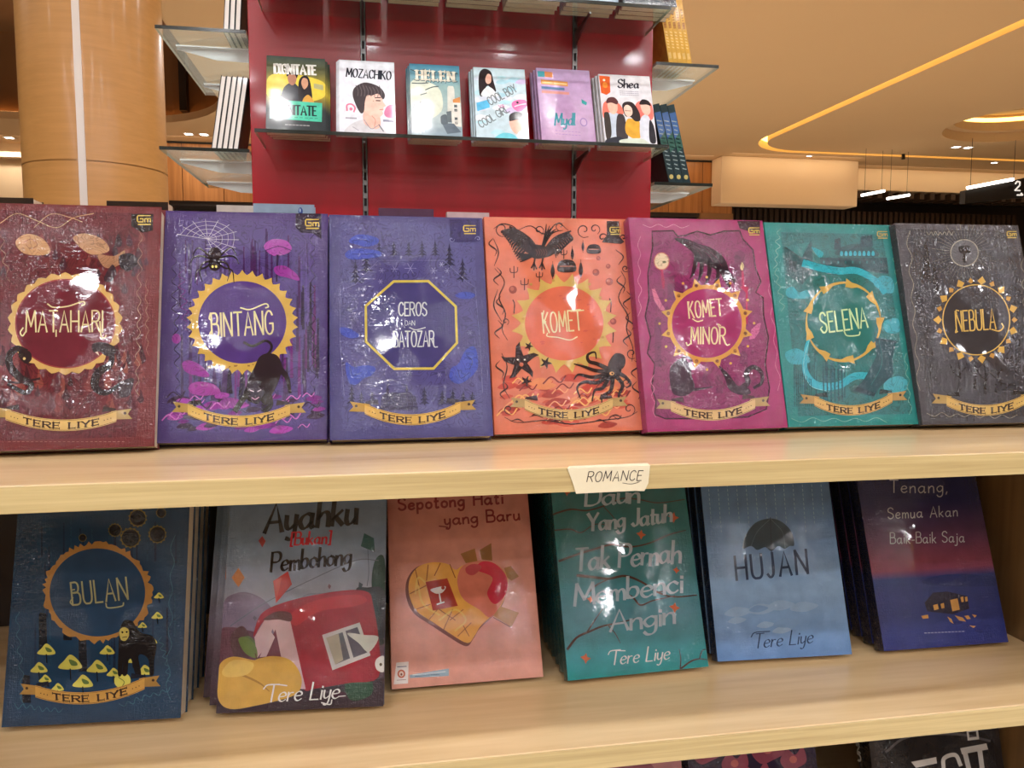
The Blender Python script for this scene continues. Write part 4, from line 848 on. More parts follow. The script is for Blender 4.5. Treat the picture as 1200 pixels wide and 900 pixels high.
for i in range(7): A.st([(470+8*i, 620-6*math.sin(i)), (476+8*i, 640)], 2, (120, 54, 90), False)
A.lock = False
A.begin('title_lettering'); CR = (240, 214, 170)
A.text('KOMET', (250, 428), (376, 416), 62, CR, 5.5, gap=.18); A.begin('title_lettering'); A.text('MINOR', (256, 524), (386, 524), 62, CR, 5.5, gap=.18)
A.st([(248, 366), (246, 392), (256, 398)], 4.5, CR); A.st([(256, 522), (244, 530), (238, 520)], 4.5, CR); A.st([(378, 500), (390, 528), (402, 526)], 4.5, CR); A.st([(262, 430), (280, 440), (300, 436)], 4, CR); A.st([(368, 456), (358, 450), (364, 466)], 4, CR)
A.banner(180, 498, 738, 728, 40, 40, (222, 184, 130), (60, 34, 36), (70, 30, 50)); A.poly([(430, 62), (516, 62), (516, 112), (440, 90)], (52, 22, 44)); A.mark(474, 88, k=.85); A.end()

# 6 teal: ribbon, bridge and arrows ring
c0 = (34, 136, 132)
r, A = book('book', UPQ['selena'], (890, 240, 3.2143), POSE['selena'], 0.0175, c0); r6 = r; A.orn = True
tag(r, 'teal shrink-wrapped novel titled SELENA with ring of gold arrows', 'book', GRP)
A.begin('cover_illustration'); DK = (22, 84, 88); RB = (48, 178, 196)
A.poly([A.uv(.12, .05), A.uv(.92, .05), A.uv(.94, .95), A.uv(.08, .95)], (34, 116, 114))
A.poly([(92, 160), (196, 138), (204, 250), (160, 302), (104, 264)], DK); A.poly([(98, 158), (160, 200), (190, 140)], (44, 130, 128)); A.poly([(110, 206), (138, 214), (140, 256), (114, 244)], (16, 64, 72)); A.st([(98, 160), (164, 206), (162, 300)], 2, (12, 56, 62), False)
A.sm([(290, 190), (310, 160), (360, 148), (420, 158), (444, 196)], DK); A.poly([(228, 200), (480, 200), (486, 262), (230, 226)], (20, 78, 84)); A.lock = True
for i in range(8): A.sm([(304+i*17, 192), (304+i*17, 180), (309+i*17, 174), (314+i*17, 180), (314+i*17, 192)], RB, 3)
for i in range(9): A.poly([(240+i*27, 212), (246+i*27, 212), (246+i*27, 222), (240+i*27, 222)], (60, 160, 160))
A.lock = False
for x, y in ((280, 140), (378, 130), (400, 128)): A.poly([(x, y+30), (x+4, y-10), (x+24, y-14), (x+28, y+30)], (20, 76, 84))
blobs(A, (150, 330, 600, 720), 26, 34, [(20, 88, 96), (44, 140, 140), (26, 98, 110)], 'streak')
for pts in ([(100, 320), (124, 310), (150, 330), (178, 322), (186, 352), (110, 350)], [(430, 300), (460, 268), (500, 280), (504, 330), (470, 330)], [(96, 560), (140, 542), (180, 566), (186, 596), (120, 600)], [(470, 670), (520, 646), (556, 664), (548, 700), (480, 710)], [(196, 160), (240, 180), (226, 200)], [(470, 440), (520, 430), (526, 480), (476, 480)]): A.sm(pts, (56, 170, 182))
A.st([(170, 222), (230, 238), (300, 250), (370, 250), (440, 290), (470, 330)], 26, RB, taper=(1.1, 1, .8)); A.st([(196, 480), (176, 540), (170, 610), (190, 660), (230, 684), (300, 680), (360, 646), (432, 648)], 26, RB, taper=(.3, 1.1, 1)); A.st([(190, 500), (166, 600), (190, 680), (260, 704)], 2, (130, 220, 220))
for a, b in (((74, 90), (60, 240)), ((60, 240), (90, 400)), ((500, 90), (520, 300)), ((548, 560), (570, 790)), ((120, 810), (480, 812))): wig(A, a, b, 9, 9, 2.2, (120, 190, 170), (1, 1, 1))
A.lock = True
for i in range(9): A.st([(130+8*i, 610+6*i), (132+8*i, 760)], 2.4, (18, 74, 84), False)
for i in range(6): A.st([(240+14*i, 620), (242+14*i, 740)], 5, (20, 84, 94), False)
A.lock = False
A.begin('arrow_ring'); A.lock = True
for k in range(9):
    a0 = -2.2+k*2*PI/9; pts = []; 
    for i in range(7): a = a0+i*.13; pts.append((316+(146-4*i*.2)*math.cos(a), 442+(152)*math.sin(a)))
    for i in range(6, -1, -1): a = a0+i*.13; pts.append((316+(132+i*1.2)*math.cos(a), 442+(138+i*1.2)*math.sin(a)))
    A.z -= LSTEP*.2; A.poly(pts, (206, 172, 84)); e = a0+.80
    A.poly([(316+118*math.cos(e-.12), 442+124*math.sin(e-.12)), (316+156*math.cos(e-.10), 442+164*math.sin(e-.10)), (316+138*math.cos(e+.24), 442+142*math.sin(e+.24))], (206, 172, 84))
A.lock = False; A.ell(316, 442, 124, 131, (36, 118, 114), 60)
A.begin('stone_tower'); A.poly([(434, 502), (516, 512), (500, 580), (504, 640), (450, 690), (430, 726), (352, 702), (392, 660), (420, 610), (440, 570)], (20, 76, 84)); A.st([(440, 508), (514, 518)], 5, (14, 60, 68), False); A.st([(450, 510), (460, 600), (420, 680)], 2, (40, 120, 120)); A.poly([(360, 698), (430, 722), (436, 710), (368, 686)], (14, 60, 68))
A.begin('title_lettering'); CR = (206, 240, 180)
A.text('SELENA', (234, 484), (408, 462), 76, CR, 6, gap=.17); A.st([(318, 476), (330, 494), (372, 492), (378, 480)], 4.5, CR); A.st([(240, 480), (230, 470), (236, 460)], 4.5, CR)
A.banner(206, 500, 720, 708, 42, 38, (208, 172, 98), (50, 44, 34), (24, 56, 58)); A.mark(444, 102, (210, 186, 90), .8); A.end()

# 7 charcoal: tree, towers and leaf-ringed emblem
c0 = (70, 70, 76)
r, A = book('book', UPQ['nebula'], (1030, 240, 3.2118), POSE['nebula'], 0.0187, c0); r7 = r; A.orn = True
tag(r, 'charcoal shrink-wrapped novel titled NEBULA with golden leaf ring at far right', 'book', GRP)
A.begin('cover_illustration'); A.poly([A.uv(.08, .03), A.uv(.95, .03), A.uv(.97, .97), A.uv(.06, .97)], (60, 60, 66)); D = (36, 36, 42); A.lock = True
for k in range(44):
    a = 2*PI*k/44; A.st([(322+58*math.cos(a), 182+56*math.sin(a)), (322+(96+14*(k % 3))*math.cos(a), 182+(92+12*(k % 3))*math.sin(a))], 1.6, (150, 146, 130), False)
A.lock = False; A.ell(322, 182, 54, 52, (160, 156, 140)); A.ell(322, 182, 50, 48, (92, 92, 96)); A.sm([(302, 158), (340, 156), (344, 180), (326, 186), (330, 216), (314, 214), (318, 188), (304, 180)], D)
for x, y, h in ((170, 160, 130), (202, 240, 150), (186, 300, 90)): A.poly([(x, y), (x+4, y-20), (x+10, y), (x+20, y+20), (x+24, y+h), (x-4, y+h), (x+2, y+20)], D)
A.sm([(150, 300), (180, 280), (216, 320), (230, 420), (190, 470), (150, 440)], (54, 54, 62))
A.poly([(440, 560), (452, 350), (500, 300), (540, 330), (560, 700), (440, 700)], (44, 44, 50))
for x, y in ((300, 700), (398, 710), (360, 690), (440, 705)):
    A.st([(x, y), (x+4, y-60), (x-2, y-110)], 9, D, taper=(1.2, .8, .4)); A.st([(x+2, y-60), (x+24, y-84), (x+40, y-86)], 5, D, taper=(1, .4)); A.st([(x+2, y-50), (x-20, y-70), (x-34, y-100)], 5, D, taper=(1, .4))
blobs(A, (180, 560, 480, 800), 30, 30, [(44, 44, 52), (80, 80, 86)], 'streak')
for a, b in (((110, 100), (150, 700)), ((180, 110), (280, 108)), ((180, 790), (520, 800)), ((540, 200), (560, 600))): wig(A, a, b, 12, 8, 2, (150, 144, 128), (1, 1, 1))
A.begin('leaf_ring'); A.lock = True
for k in range(22):
    a = 2*PI*k/22; s = 20 if k % 2 else 14; cx_, cy_ = 366+142*math.cos(a), 434+146*math.sin(a); c_, s_ = math.cos(a), math.sin(a)
    A.poly([(cx_+c_*s, cy_+s_*s), (cx_-s_*s*.8, cy_+c_*s*.8), (cx_-c_*s*.6, cy_-s_*s*.6), (cx_+s_*s*.8, cy_-c_*s*.8)], (214, 172, 82) if k % 2 else (196, 150, 76))
A.lock = False; A.ell(366, 434, 128, 134, (216, 178, 90), 60); A.ell(366, 434, 124, 130, (54, 54, 60), 60)
A.begin('title_lettering'); CR = (226, 190, 104)
A.text('NEBULA', (292, 478), (440, 468), 76, CR, 5, gap=.17); A.st([(300, 400), (290, 398), (292, 410)], 4, CR); A.st([(296, 478), (288, 482), (290, 470)], 4, CR); A.st([(424, 470), (452, 476), (468, 462), (462, 448)], 4.5, CR)
A.banner(254, 552, 718, 712, 40, 40, (206, 170, 92), (58, 46, 34), (34, 32, 34)); A.mark(482, 102, k=.75); A.end()
for rr, dsc in ((r1, 'maroon'), (r2, 'violet'), (r3, 'indigo'), (r4, 'orange'), (r5, 'magenta'), (r6, 'teal'), (r7, 'charcoal')):
    plain_copies(rr, 1, .0275, 'second %s wrapped copy hidden right behind the front %s novel, upper shelf' % (dsc, dsc), 'wrapped second copies on the upper shelf')

# ---------------------------------------------------------------- the six covers on the lower shelf
GL_ = 'novels face-out on the lower shelf'
# night blue: gorilla among mushrooms
c0 = (26, 62, 92)
r, A = book('book', UPQ['bulan'], (0, 560, 3), POSE['bulan'], 0.02, c0); b1 = r; A.orn = True
tag(r, 'night blue wrapped novel titled BULAN with gorilla and yellow mushrooms', 'book', GL_)
A.begin('cover_illustration'); K = (14, 26, 40); YL = (214, 208, 96)
blobs(A, (110, 640, 180, 640), 50, 46, [(20, 48, 78), (32, 72, 100), (18, 40, 66)], 'streak'); A.lock = True
for x, y, s in ((404, 183, 24), (484, 140, 32), (458, 210, 36), (553, 198, 32), (566, 122, 18), (290, 210, 14)):
    A.z -= LSTEP*.2
    pts = [(x+s*(1.06 if i % 2 else .92)*math.cos(i*PI/14), y+s*(1.06 if i % 2 else .92)*math.sin(i*PI/14)) for i in range(28)]
    A.poly(pts, (122, 108, 52)); A.z -= LSTEP*.2; A.ell(x, y, s*.84, s*.84, K, 20); A.z -= LSTEP*.2; A.ell(x, y, s*.5, s*.5, (34, 38, 42), 14)
A.lock = False
for x, y, h in ((150, 480, 130), (236, 480, 90), (92, 700, 90), (290, 560, 120)): A.poly([(x-14, y), (x-10, y-8), (x+12, y-6), (x+16, y+h), (x-14, y+h)], K)
for a, b in (((60, 470), (80, 800)), ((50, 800), (220, 820)), ((420, 800), (600, 740)), ((560, 560), (600, 720)), ((606, 200), (590, 780))): wig(A, a, b, 12, 9, 2.2, (60, 110, 130), (1, 1, 1))
A.begin('moon_emblem'); A.sun(342, 402, 168, 155, 1.11, (176, 130, 70), (40, 70, 100), 30, 'rough')
for x, y, s in ((162, 604, 32), (136, 668, 30), (246, 650, 42), (340, 664, 36), (376, 606, 26), (290, 716, 36), (398, 684, 24), (202, 736, 22), (558, 414, 17), (552, 484, 20), (532, 572, 20), (466, 640, 18), (508, 676, 28), (500, 518, 16), (158, 706, 22)):
    A.begin('mushroom'); A.sm([(x-s, y+s*.4), (x-s*.5, y-s*.2), (x, y-s*.7), (x+s*.6, y-s*.3), (x+s, y+s*.4), (x, y+s*.55)], YL, 4); A.sm([(x-s*.1, y-s*.3), (x+s*.5, y-s*.1), (x+s*.6, y+s*.2), (x+s*.1, y+s*.2)], (96, 120, 66), 3); A.st([(x, y+s*.5), (x+2, y+s*1.4)], 4, K)
A.begin('mushroom'); A.ell(430, 712, 29, 28, YL); A.st([(416, 700), (436, 716), (428, 734)], 3, (110, 120, 60))
A.begin('gorilla')
A.sm([(424, 520), (440, 500), (466, 504), (482, 530), (500, 545), (536, 556), (550, 590), (542, 640), (540, 690), (526, 692), (522, 640), (500, 620), (486, 630), (496, 690), (476, 690), (462, 640), (452, 640), (446, 690), (430, 690), (432, 640), (428, 690), (414, 690), (416, 610), (418, 560)], (20, 22, 28))
A.sm([(420, 536), (436, 524), (452, 534), (452, 556), (440, 572), (424, 566)], (206, 190, 96)); A.ell(430, 542, 3.5, 4, K, 8); A.ell(445, 541, 3.5, 4, K, 8); A.st([(430, 560), (446, 558)], 2.5, K)
A.begin('title_lettering'); CR = (176, 176, 132)
A.text('BULAN', (256, 446), (450, 426), 78, CR, 6, gap=.2); A.st([(256, 446), (247, 436), (256, 420)], 4.5, CR); A.st([(250, 376), (250, 392), (262, 392)], 4.5, CR); A.st([(372, 440), (380, 456), (428, 450), (434, 438)], 4.5, CR)
A.banner(124, 508, 728, 700, 38, 42, (206, 158, 78), (58, 38, 28), (22, 30, 44)); A.end()

# red tent-shaped house, yellow fruit and kites
c0 = (104, 124, 146)
r, A = book('book', UPQ['ayah'], (230, 560, 3), POSE['ayah'], 0.013, c0, grad=[(0, (84, 104, 128)), (.35, (120, 140, 162)), (.55, (156, 160, 178)), (.8, (96, 74, 88)), (1, (74, 56, 64))], spine=(92, 92, 110)); b2 = r
tag(r, 'grey-blue wrapped novel titled Ayahku Bukan Pembohong with kites and red house', 'book', GL_)
A.begin('cover_illustration')
A.sm([(95, 440), (140, 405), (190, 405), (250, 440), (290, 520), (200, 600), (90, 560)], (122, 108, 134)); A.sm([(370, 420), (420, 404), (470, 420), (470, 470), (380, 480)], (132, 138, 156))
A.sm([(80, 540), (130, 525), (200, 540), (300, 560), (320, 640), (200, 680), (80, 660)], (100, 60, 76)); A.sm([(120, 560), (160, 520), (190, 560), (200, 620), (140, 640)], (84, 52, 58)); A.sm([(150, 570), (186, 556), (214, 590), (206, 626), (170, 612)], (86, 110, 62))
A.sm([(628, 290), (662, 286), (664, 480), (640, 470), (616, 380)], (42, 72, 66)); A.sm([(560, 400), (600, 385), (662, 400), (662, 560), (600, 540)], (60, 64, 74))
A.st([(120, 520), (240, 440), (420, 350), (560, 290), (640, 290)], 3, (92, 100, 112)); A.st([(602, 240), (606, 330), (600, 380)], 1.6, (60, 70, 80))
A.poly([(80, 740), (200, 720), (662, 700), (662, 812), (66, 826)], (58, 46, 56)); blobs(A, (400, 650, 560, 780), 26, 34, [(104, 44, 62), (74, 46, 60), (60, 66, 66), (94, 38, 54)], 'leaf')
A.sm([(520, 700), (560, 664), (610, 690), (616, 760), (540, 780)], (46, 80, 62))
A.begin('house')
A.sm([(200, 560), (226, 480), (300, 440), (420, 410), (540, 394), (604, 402), (620, 440), (640, 560), (640, 700), (540, 720), (420, 740), (376, 740), (350, 620), (330, 510), (290, 490), (240, 500)], (158, 36, 52), 4)
A.sm([(330, 480), (420, 430), (560, 410), (600, 430), (560, 450), (430, 470), (350, 520)], (186, 50, 60), 4)
A.poly([(204, 560), (244, 492), (330, 502), (352, 600), (384, 742), (330, 742), (300, 640), (280, 560), (268, 530), (240, 600), (214, 632)], (206, 172, 176)); A.poly([(278, 532), (240, 612), (216, 640), (300, 640), (286, 570)], (110, 44, 60)); A.poly([(262, 540), (222, 630), (246, 628), (276, 560)], (206, 176, 178))
A.sm([(236, 496), (280, 470), (330, 474), (332, 504), (290, 498), (250, 500)], (96, 50, 54))
A.poly([(442, 552), (574, 508), (612, 624), (478, 676)], (196, 192, 190)); A.poly([(456, 562), (514, 542), (540, 634), (488, 656)], (84, 84, 92)); A.poly([(524, 538), (566, 524), (600, 614), (552, 632)], (84, 78, 92)); A.poly([(456, 562), (500, 548), (516, 640), (488, 656)], (170, 160, 140)); A.sm([(530, 546), (590, 552), (640, 560), (606, 612), (570, 580)], (206, 208, 200))
A.sm([(636, 634), (660, 628), (660, 680), (636, 676), (628, 654)], (220, 220, 214)); A.ell(648, 656, 5, 6, (90, 80, 60), 10)
A.begin('fruit'); A.sm([(76, 700), (86, 650), (130, 628), (200, 640), (214, 636), (270, 626), (330, 640), (366, 690), (366, 740), (330, 770), (210, 800), (120, 812), (78, 780)], (214, 170, 78), 5); A.st([(96, 692), (150, 690), (220, 720), (256, 750)], 8, (168, 128, 58), taper=(.4, 1, .4)); A.sm([(90, 680), (130, 640), (200, 650), (180, 690), (110, 700)], (234, 198, 104), 4); A.sm([(148, 566), (176, 560), (208, 590), (214, 630), (190, 628), (164, 606)], (104, 128, 60)); A.st([(212, 636), (208, 618)], 5, (90, 70, 40))
A.begin('kite')
A.poly([(270, 362), (322, 328), (336, 374), (280, 440)], (184, 54, 52)); A.poly([(270, 362), (300, 350), (280, 440)], (204, 84, 72)); A.begin('kite'); A.poly([(124, 350), (148, 316), (170, 350), (148, 384)], (190, 122, 64)); A.begin('kite'); A.poly([(218, 220), (232, 204), (244, 222), (232, 244)], (156, 50, 50)); A.begin('kite'); A.poly([(590, 194), (624, 212), (628, 262), (578, 240)], (40, 84, 84)); A.begin('kite'); A.poly([(204, 484), (213, 492), (206, 502), (198, 492)], (90, 80, 96)); A.begin('kite'); A.poly([(466, 372), (474, 380), (468, 392), (462, 382)], (110, 84, 96)); A.begin('kite'); A.poly([(572, 366), (586, 374), (578, 390), (570, 382)], (50, 70, 84))
A.begin('kite'); A.poly([(88, 296), (102, 300), (104, 360), (92, 350)], (180, 110, 70))
A.begin('title_lettering'); KK = (16, 18, 24)
A.text('Ayahku', (240, 190), (560, 158), 96, KK, 14, 'brush', slant=.22, gap=.12, jitter=.03); A.begin('title_lettering'); A.text('[Bukan]', (332, 236), (470, 230), 44, (186, 20, 40), 6.5, 'brush', slant=.16)
A.begin('title_lettering'); A.text('Pembohong', (262, 330), (542, 302), 66, KK, 8.5, 'brush', slant=.2, gap=.12, jitter=.03)
A.begin('author_lettering'); W_ = (238, 238, 236); A.text('Tere Liye', (244, 788), (500, 774), 60, W_, 5, 'brush', slant=.25, gap=.1); A.st([(236, 742), (250, 728), (284, 726), (318, 730)], 4, W_); A.st([(476, 780), (470, 796), (440, 790)], 4, W_); A.st([(500, 768), (524, 766)], 3, W_); A.end()

# salmon: patched heart
c0 = (216, 148, 130)
r, A = book('book', UPQ['sep'], (440, 540, 3.2136), POSE['sep'], 0.0123, c0, mat='film_soft', grad=[(0, (186, 112, 100)), (.5, (214, 146, 128)), (1, (226, 162, 144))]); b3 = r
tag(r, 'salmon pink wrapped novel titled Sepotong Hati yang Baru with patched heart', 'book', GL_)
A.begin('heart')
def heart(k, dx=0, dy=0): return [(318+(x-318)*k+dx, 535+(y-535)*k+dy) for x, y in ((300, 410), (270, 388), (215, 382), (160, 400), (128, 448), (128, 510), (156, 566), (220, 610), (280, 650), (345, 686), (372, 660), (394, 624), (430, 590), (470, 550), (494, 490), (498, 440), (470, 400), (425, 378), (370, 378), (325, 396))]
A.sm(heart(1.03, -6, 8), (116, 70, 60)); A.sm(heart(1.0), (232, 168, 76)); A.sm([(318, 410), (350, 384), (410, 376), (462, 394), (496, 440), (494, 492), (466, 552), (430, 590), (390, 560), (330, 520), (308, 460)], (214, 120, 100))
A.sm([(400, 380), (450, 388), (494, 440), (490, 500), (450, 540), (420, 500), (440, 440), (380, 410)], (206, 30, 66)); A.sm([(340, 402), (370, 388), (400, 400), (370, 430), (344, 424)], (190, 70, 80))
A.lock = True
for a, b in (((150, 410), (164, 470)), ((198, 392), (192, 450)), ((244, 386), (222, 432)), ((130, 500), (190, 470)), ((150, 560), (206, 540)), ((200, 600), (236, 556)), ((256, 636), (290, 560)), ((280, 600), (330, 560)), ((310, 660), (360, 610)), ((330, 620), (352, 660)), ((280, 390), (300, 440)), ((240, 560), (300, 600))): A.st([a, b], 3.5, (140, 86, 44), False)
for p in ([(190, 460), (160, 440), (150, 500)], [(240, 600), (300, 560), (340, 600), (300, 640)], [(160, 470), (180, 540), (240, 580)]): A.st(p, 7, (236, 196, 96))
A.lock = False
A.poly([(188, 456), (270, 442), (310, 546), (216, 564)], (170, 50, 40)); A.sm([(208, 484), (262, 472), (256, 492), (240, 500), (222, 498)], (236, 232, 226)); A.st([(240, 498), (246, 534)], 5, (236, 232, 226)); A.st([(232, 540), (258, 532)], 5, (236, 232, 226)); A.ell(254, 478, 7, 7, (170, 50, 40), 12)
A.begin('ribbon_tail'); TN = (164, 112, 58)
A.poly([(320, 350), (374, 330), (384, 378), (340, 386)], TN); A.begin('ribbon_tail'); A.poly([(392, 336), (436, 310), (440, 376), (400, 372)], (150, 100, 50)); A.begin('ribbon_tail'); A.poly([(484, 404), (510, 396), (540, 436), (512, 452), (496, 440)], TN); A.begin('ribbon_tail'); A.poly([(470, 548), (540, 572), (512, 626), (442, 584)], (172, 120, 62)); A.st([(444, 590), (508, 626)], 3, (90, 60, 40))
A.begin('title_lettering'); RD = (132, 32, 38)
A.text('Sepotong Hati', (88, 186), (480, 160), 44, RD, 8, slant=.02, gap=.2); A.begin('title_lettering'); A.text('yang Baru', (262, 242), (542, 222), 44, RD, 7, gap=.16); A.st([(272, 250), (258, 248), (240, 246)], 5, RD)
A.begin('publisher_label'); A.poly([(78, 760), (124, 756), (122, 838), (68, 842)], (232, 226, 222)); A.ell(97, 802, 15, 16, (190, 96, 70), 20); A.ell(97, 802, 9, 10, (232, 206, 190), 16); A.st([(82, 776), (116, 774)], 3, (60, 60, 110)); A.st([(80, 826), (114, 824)], 2, (120, 70, 70)); A.ell(97, 804, 4, 5, (120, 60, 50), 8)
A.poly([(128, 806), (276, 782), (276, 810), (130, 818)], (150, 176, 190)); A.st([(140, 806), (262, 794)], 3, (220, 230, 234), False); A.st([(148, 812), (240, 804)], 2, (90, 110, 130), False); A.end()

# teal: twigs and falling leaves
c0 = (40, 132, 136)
r, A = book('book', UPQ['daun'], (610, 530, 3.1034), POSE['daun'], 0.0146, c0, mat='film_soft', grad=[(0, (26, 98, 100)), (.4, (36, 116, 120)), (.75, (78, 142, 158)), (1, (38, 150, 152))], spine=(22, 82, 86)); b4 = r
tag(r, 'teal wrapped novel with brown twigs and silver title Daun Yang Jatuh', 'book', GL_)
A.begin('twigs'); BR = (70, 44, 36)
for p, w_ in (([(116, 226), (180, 208), (240, 212), (300, 196), (370, 168), (430, 172), (500, 184), (596, 172)], 6), ([(124, 284), (180, 280), (220, 292), (270, 262), (330, 266)], 4.5), ([(140, 396), (210, 370), (270, 352), (330, 336), (400, 344), (470, 330), (540, 300), (600, 284)], 7), ([(206, 448), (260, 454), (320, 460), (380, 450), (440, 472), (500, 510), (560, 526), (640, 520)], 9), ([(250, 506), (280, 480), (330, 458)], 6), ([(376, 510), (410, 530), (436, 556), (480, 540), (560, 522)], 7), ([(170, 716), (204, 674), (250, 652), (300, 632), (360, 620), (420, 604)], 8), ([(240, 656), (270, 610), (298, 570)], 5), ([(320, 632), (344, 660), (362, 694)], 4), ([(584, 786), (620, 760), (650, 752), (686, 756)], 6), ([(650, 752), (660, 722), (680, 716)], 4), ([(580, 790), (582, 750), (576, 716)], 4), ([(300, 196), (340, 240), (360, 280)], 3), ([(500, 510), (540, 500)], 4)): A.st(p, w_, BR, taper=(1.1, .9, .5))
LF = (190, 98, 60)
for x, y, s in ((556, 238, 20), (438, 300, 18), (566, 430, 13), (560, 566, 20), (254, 536, 14), (236, 750, 20), (168, 146, 14)): A.begin('falling_leaf'); A.poly([(x-s, y-s*.3), (x-s*.3, y-s*.5), (x+s*.1, y-s), (x+s*.3, y-s*.3), (x+s, y), (x+s*.3, y+s*.4), (x, y+s), (x-s*.3, y+s*.3)], LF)
A.begin('title_lettering'); SV = (172, 192, 204)
for tx, a, b, h in (('Daun', (236, 194), (430, 180), 66), ('Yang Jatuh', (244, 286), (548, 252), 60), ('Tak Pernah', (196, 430), (580, 400), 80), ('Membenci', (196, 556), (588, 508), 76), ('Angin', (326, 652), (560, 622), 74)): A.begin('title_lettering'); A.text(tx, a, b, h, SV, 9.5, 'brush', slant=.14, gap=.09, jitter=.04)
A.begin('author_lettering'); A.text('Tere Liye', (326, 774), (540, 752), 52, (216, 222, 220), 4.2, 'brush', slant=.25, gap=.12); A.st([(318, 736), (330, 722), (380, 722)], 3.5, (216, 222, 220)); A.end()

# pale blue: umbrella
r, A = book('book', UPQ['hujan'], (800, 540, 3), POSE['hujan'], 0.0157, (110, 146, 192), grad=[(0, (70, 110, 150)), (.4, (104, 142, 188)), (.7, (140, 176, 214)), (1, (112, 156, 214))], spine=(36, 50, 78)); b5 = r
tag(r, 'pale blue wrapped novel titled HUJAN with small dark umbrella', 'book', GL_)
A.begin('cover_illustration'); A.lock = True
for i in range(13):
    x = 90+i*33
    for j in range(9+int(3*math.sin(i*2))): A.st([(x+j*1.2, 84+j*16), (x+1+j*1.2, 92+j*16)], 2, (140, 180, 200), False)
A.lock = False; blobs(A, (180, 480, 500, 640), 10, 50, [(150, 184, 220), (128, 166, 210)], 'leaf')
A.begin('umbrella'); A.sm([(210, 308), (222, 260), (256, 218), (308, 203), (350, 216), (382, 250), (392, 296), (376, 300), (358, 310), (336, 300), (312, 318), (290, 304), (262, 314), (240, 300)], (50, 76, 92), 5); A.st([(308, 200), (312, 320), (316, 400)], 3, (40, 56, 74)); A.st([(306, 206), (262, 250), (240, 300)], 2, (84, 112, 128)); A.st([(310, 206), (350, 250), (360, 306)], 2, (84, 112, 128))
A.begin('title_lettering'); DB = (44, 66, 96)
A.text('HUJAN', (190, 420), (440, 396), 84, DB, 9, gap=.26)
A.begin('author_lettering'); A.text('Tere Liye', (250, 660), (456, 640), 50, (36, 62, 96), 4.2, 'brush', slant=.25, gap=.12); A.st([(240, 620), (254, 604), (306, 600)], 3.5, (36, 62, 96)); A.end()

# navy and red dusk: lit house
r, A = book('book', UPQ['tenang'], (800, 540, 3), POSE['tenang'], 0.0157, (34, 46, 96), grad=[(0, (34, 38, 76)), (.28, (44, 46, 90)), (.42, (84, 54, 84)), (.62, (148, 70, 88)), (.66, (52, 64, 120)), (1, (40, 54, 128))], spine=(24, 28, 56)); b6 = r
tag(r, 'navy and dusk-red wrapped novel titled Tenang Semua Akan Baik-Baik Saja', 'book', GL_)
A.begin('cover_illustration'); A.sm([(840, 425), (900, 404), (980, 398), (1060, 404), (1098, 410), (1100, 440), (900, 440)], (44, 56, 110)); blobs(A, (900, 1120, 560, 630), 8, 30, [(48, 62, 132), (36, 48, 112)], 'leaf')
A.begin('house'); A.poly([(850, 500), (880, 464), (930, 460), (1000, 476), (1008, 520), (950, 540), (860, 530)], (40, 36, 60))
for q in ([(940, 490), (966, 484), (974, 524), (948, 530)], [(880, 508), (896, 504), (900, 522), (884, 526)], [(906, 504), (918, 500), (920, 518), (910, 520)], [(976, 480), (986, 478), (988, 496), (980, 498)], [(992, 480), (1000, 478), (1002, 494), (994, 496)], [(956, 544), (984, 552), (996, 566), (972, 562)], [(930, 548), (944, 556), (952, 574), (940, 566)], [(990, 546), (1004, 544), (1012, 556), (1000, 558)], [(1016, 540), (1034, 544), (1026, 552)], [(1008, 580), (1030, 582), (1022, 588)], [(838, 546), (862, 542), (864, 554), (844, 556)]): A.poly(q, (216, 160, 90))
A.begin('title_lettering'); GY = (196, 194, 196)
A.text('Tenang,', (728, 112), (930, 112), 44, GY, 3.4, gap=.2, jitter=.03); A.text('Semua Akan', (722, 204), (966, 196), 38, GY, 3.2, gap=.2, jitter=.03); A.text('Baik-Baik Saja', (730, 292), (990, 286), 38, GY, 3.2, gap=.17, jitter=.03)
A.begin('small_print'); A.lock = True
for i in range(12): A.st([(850+i*12, 606-i*.5), (857+i*12, 606-i*.5)], 3.2, (140, 150, 190), False)
A.end(); A.lock = False

for src, n, dy, txt in ((b1, 3, .0225, 'night blue BULAN'), (b2, 2, .0222, 'grey-blue Ayahku'), (b3, 2, .021, 'salmon heart'), (b4, 5, .0198, 'teal twig-covered'), (b5, 4, .0266, 'pale blue umbrella'), (b6, 4, .0266, 'navy dusk')):
    sh = {'grey-blue Ayahku': -.008}.get(txt, 0)
    cs = plain_copies(src, n, dy, None, 'copies stacked behind the %s novel' % txt, dx=sh)
    nn = ('second', 'third', 'fourth', 'fifth', 'sixth')
    for k, c in enumerate(cs): c['label'] = '%s wrapped copy in the stack behind the front %s novel' % (nn[k], txt); c['category'] = 'book'

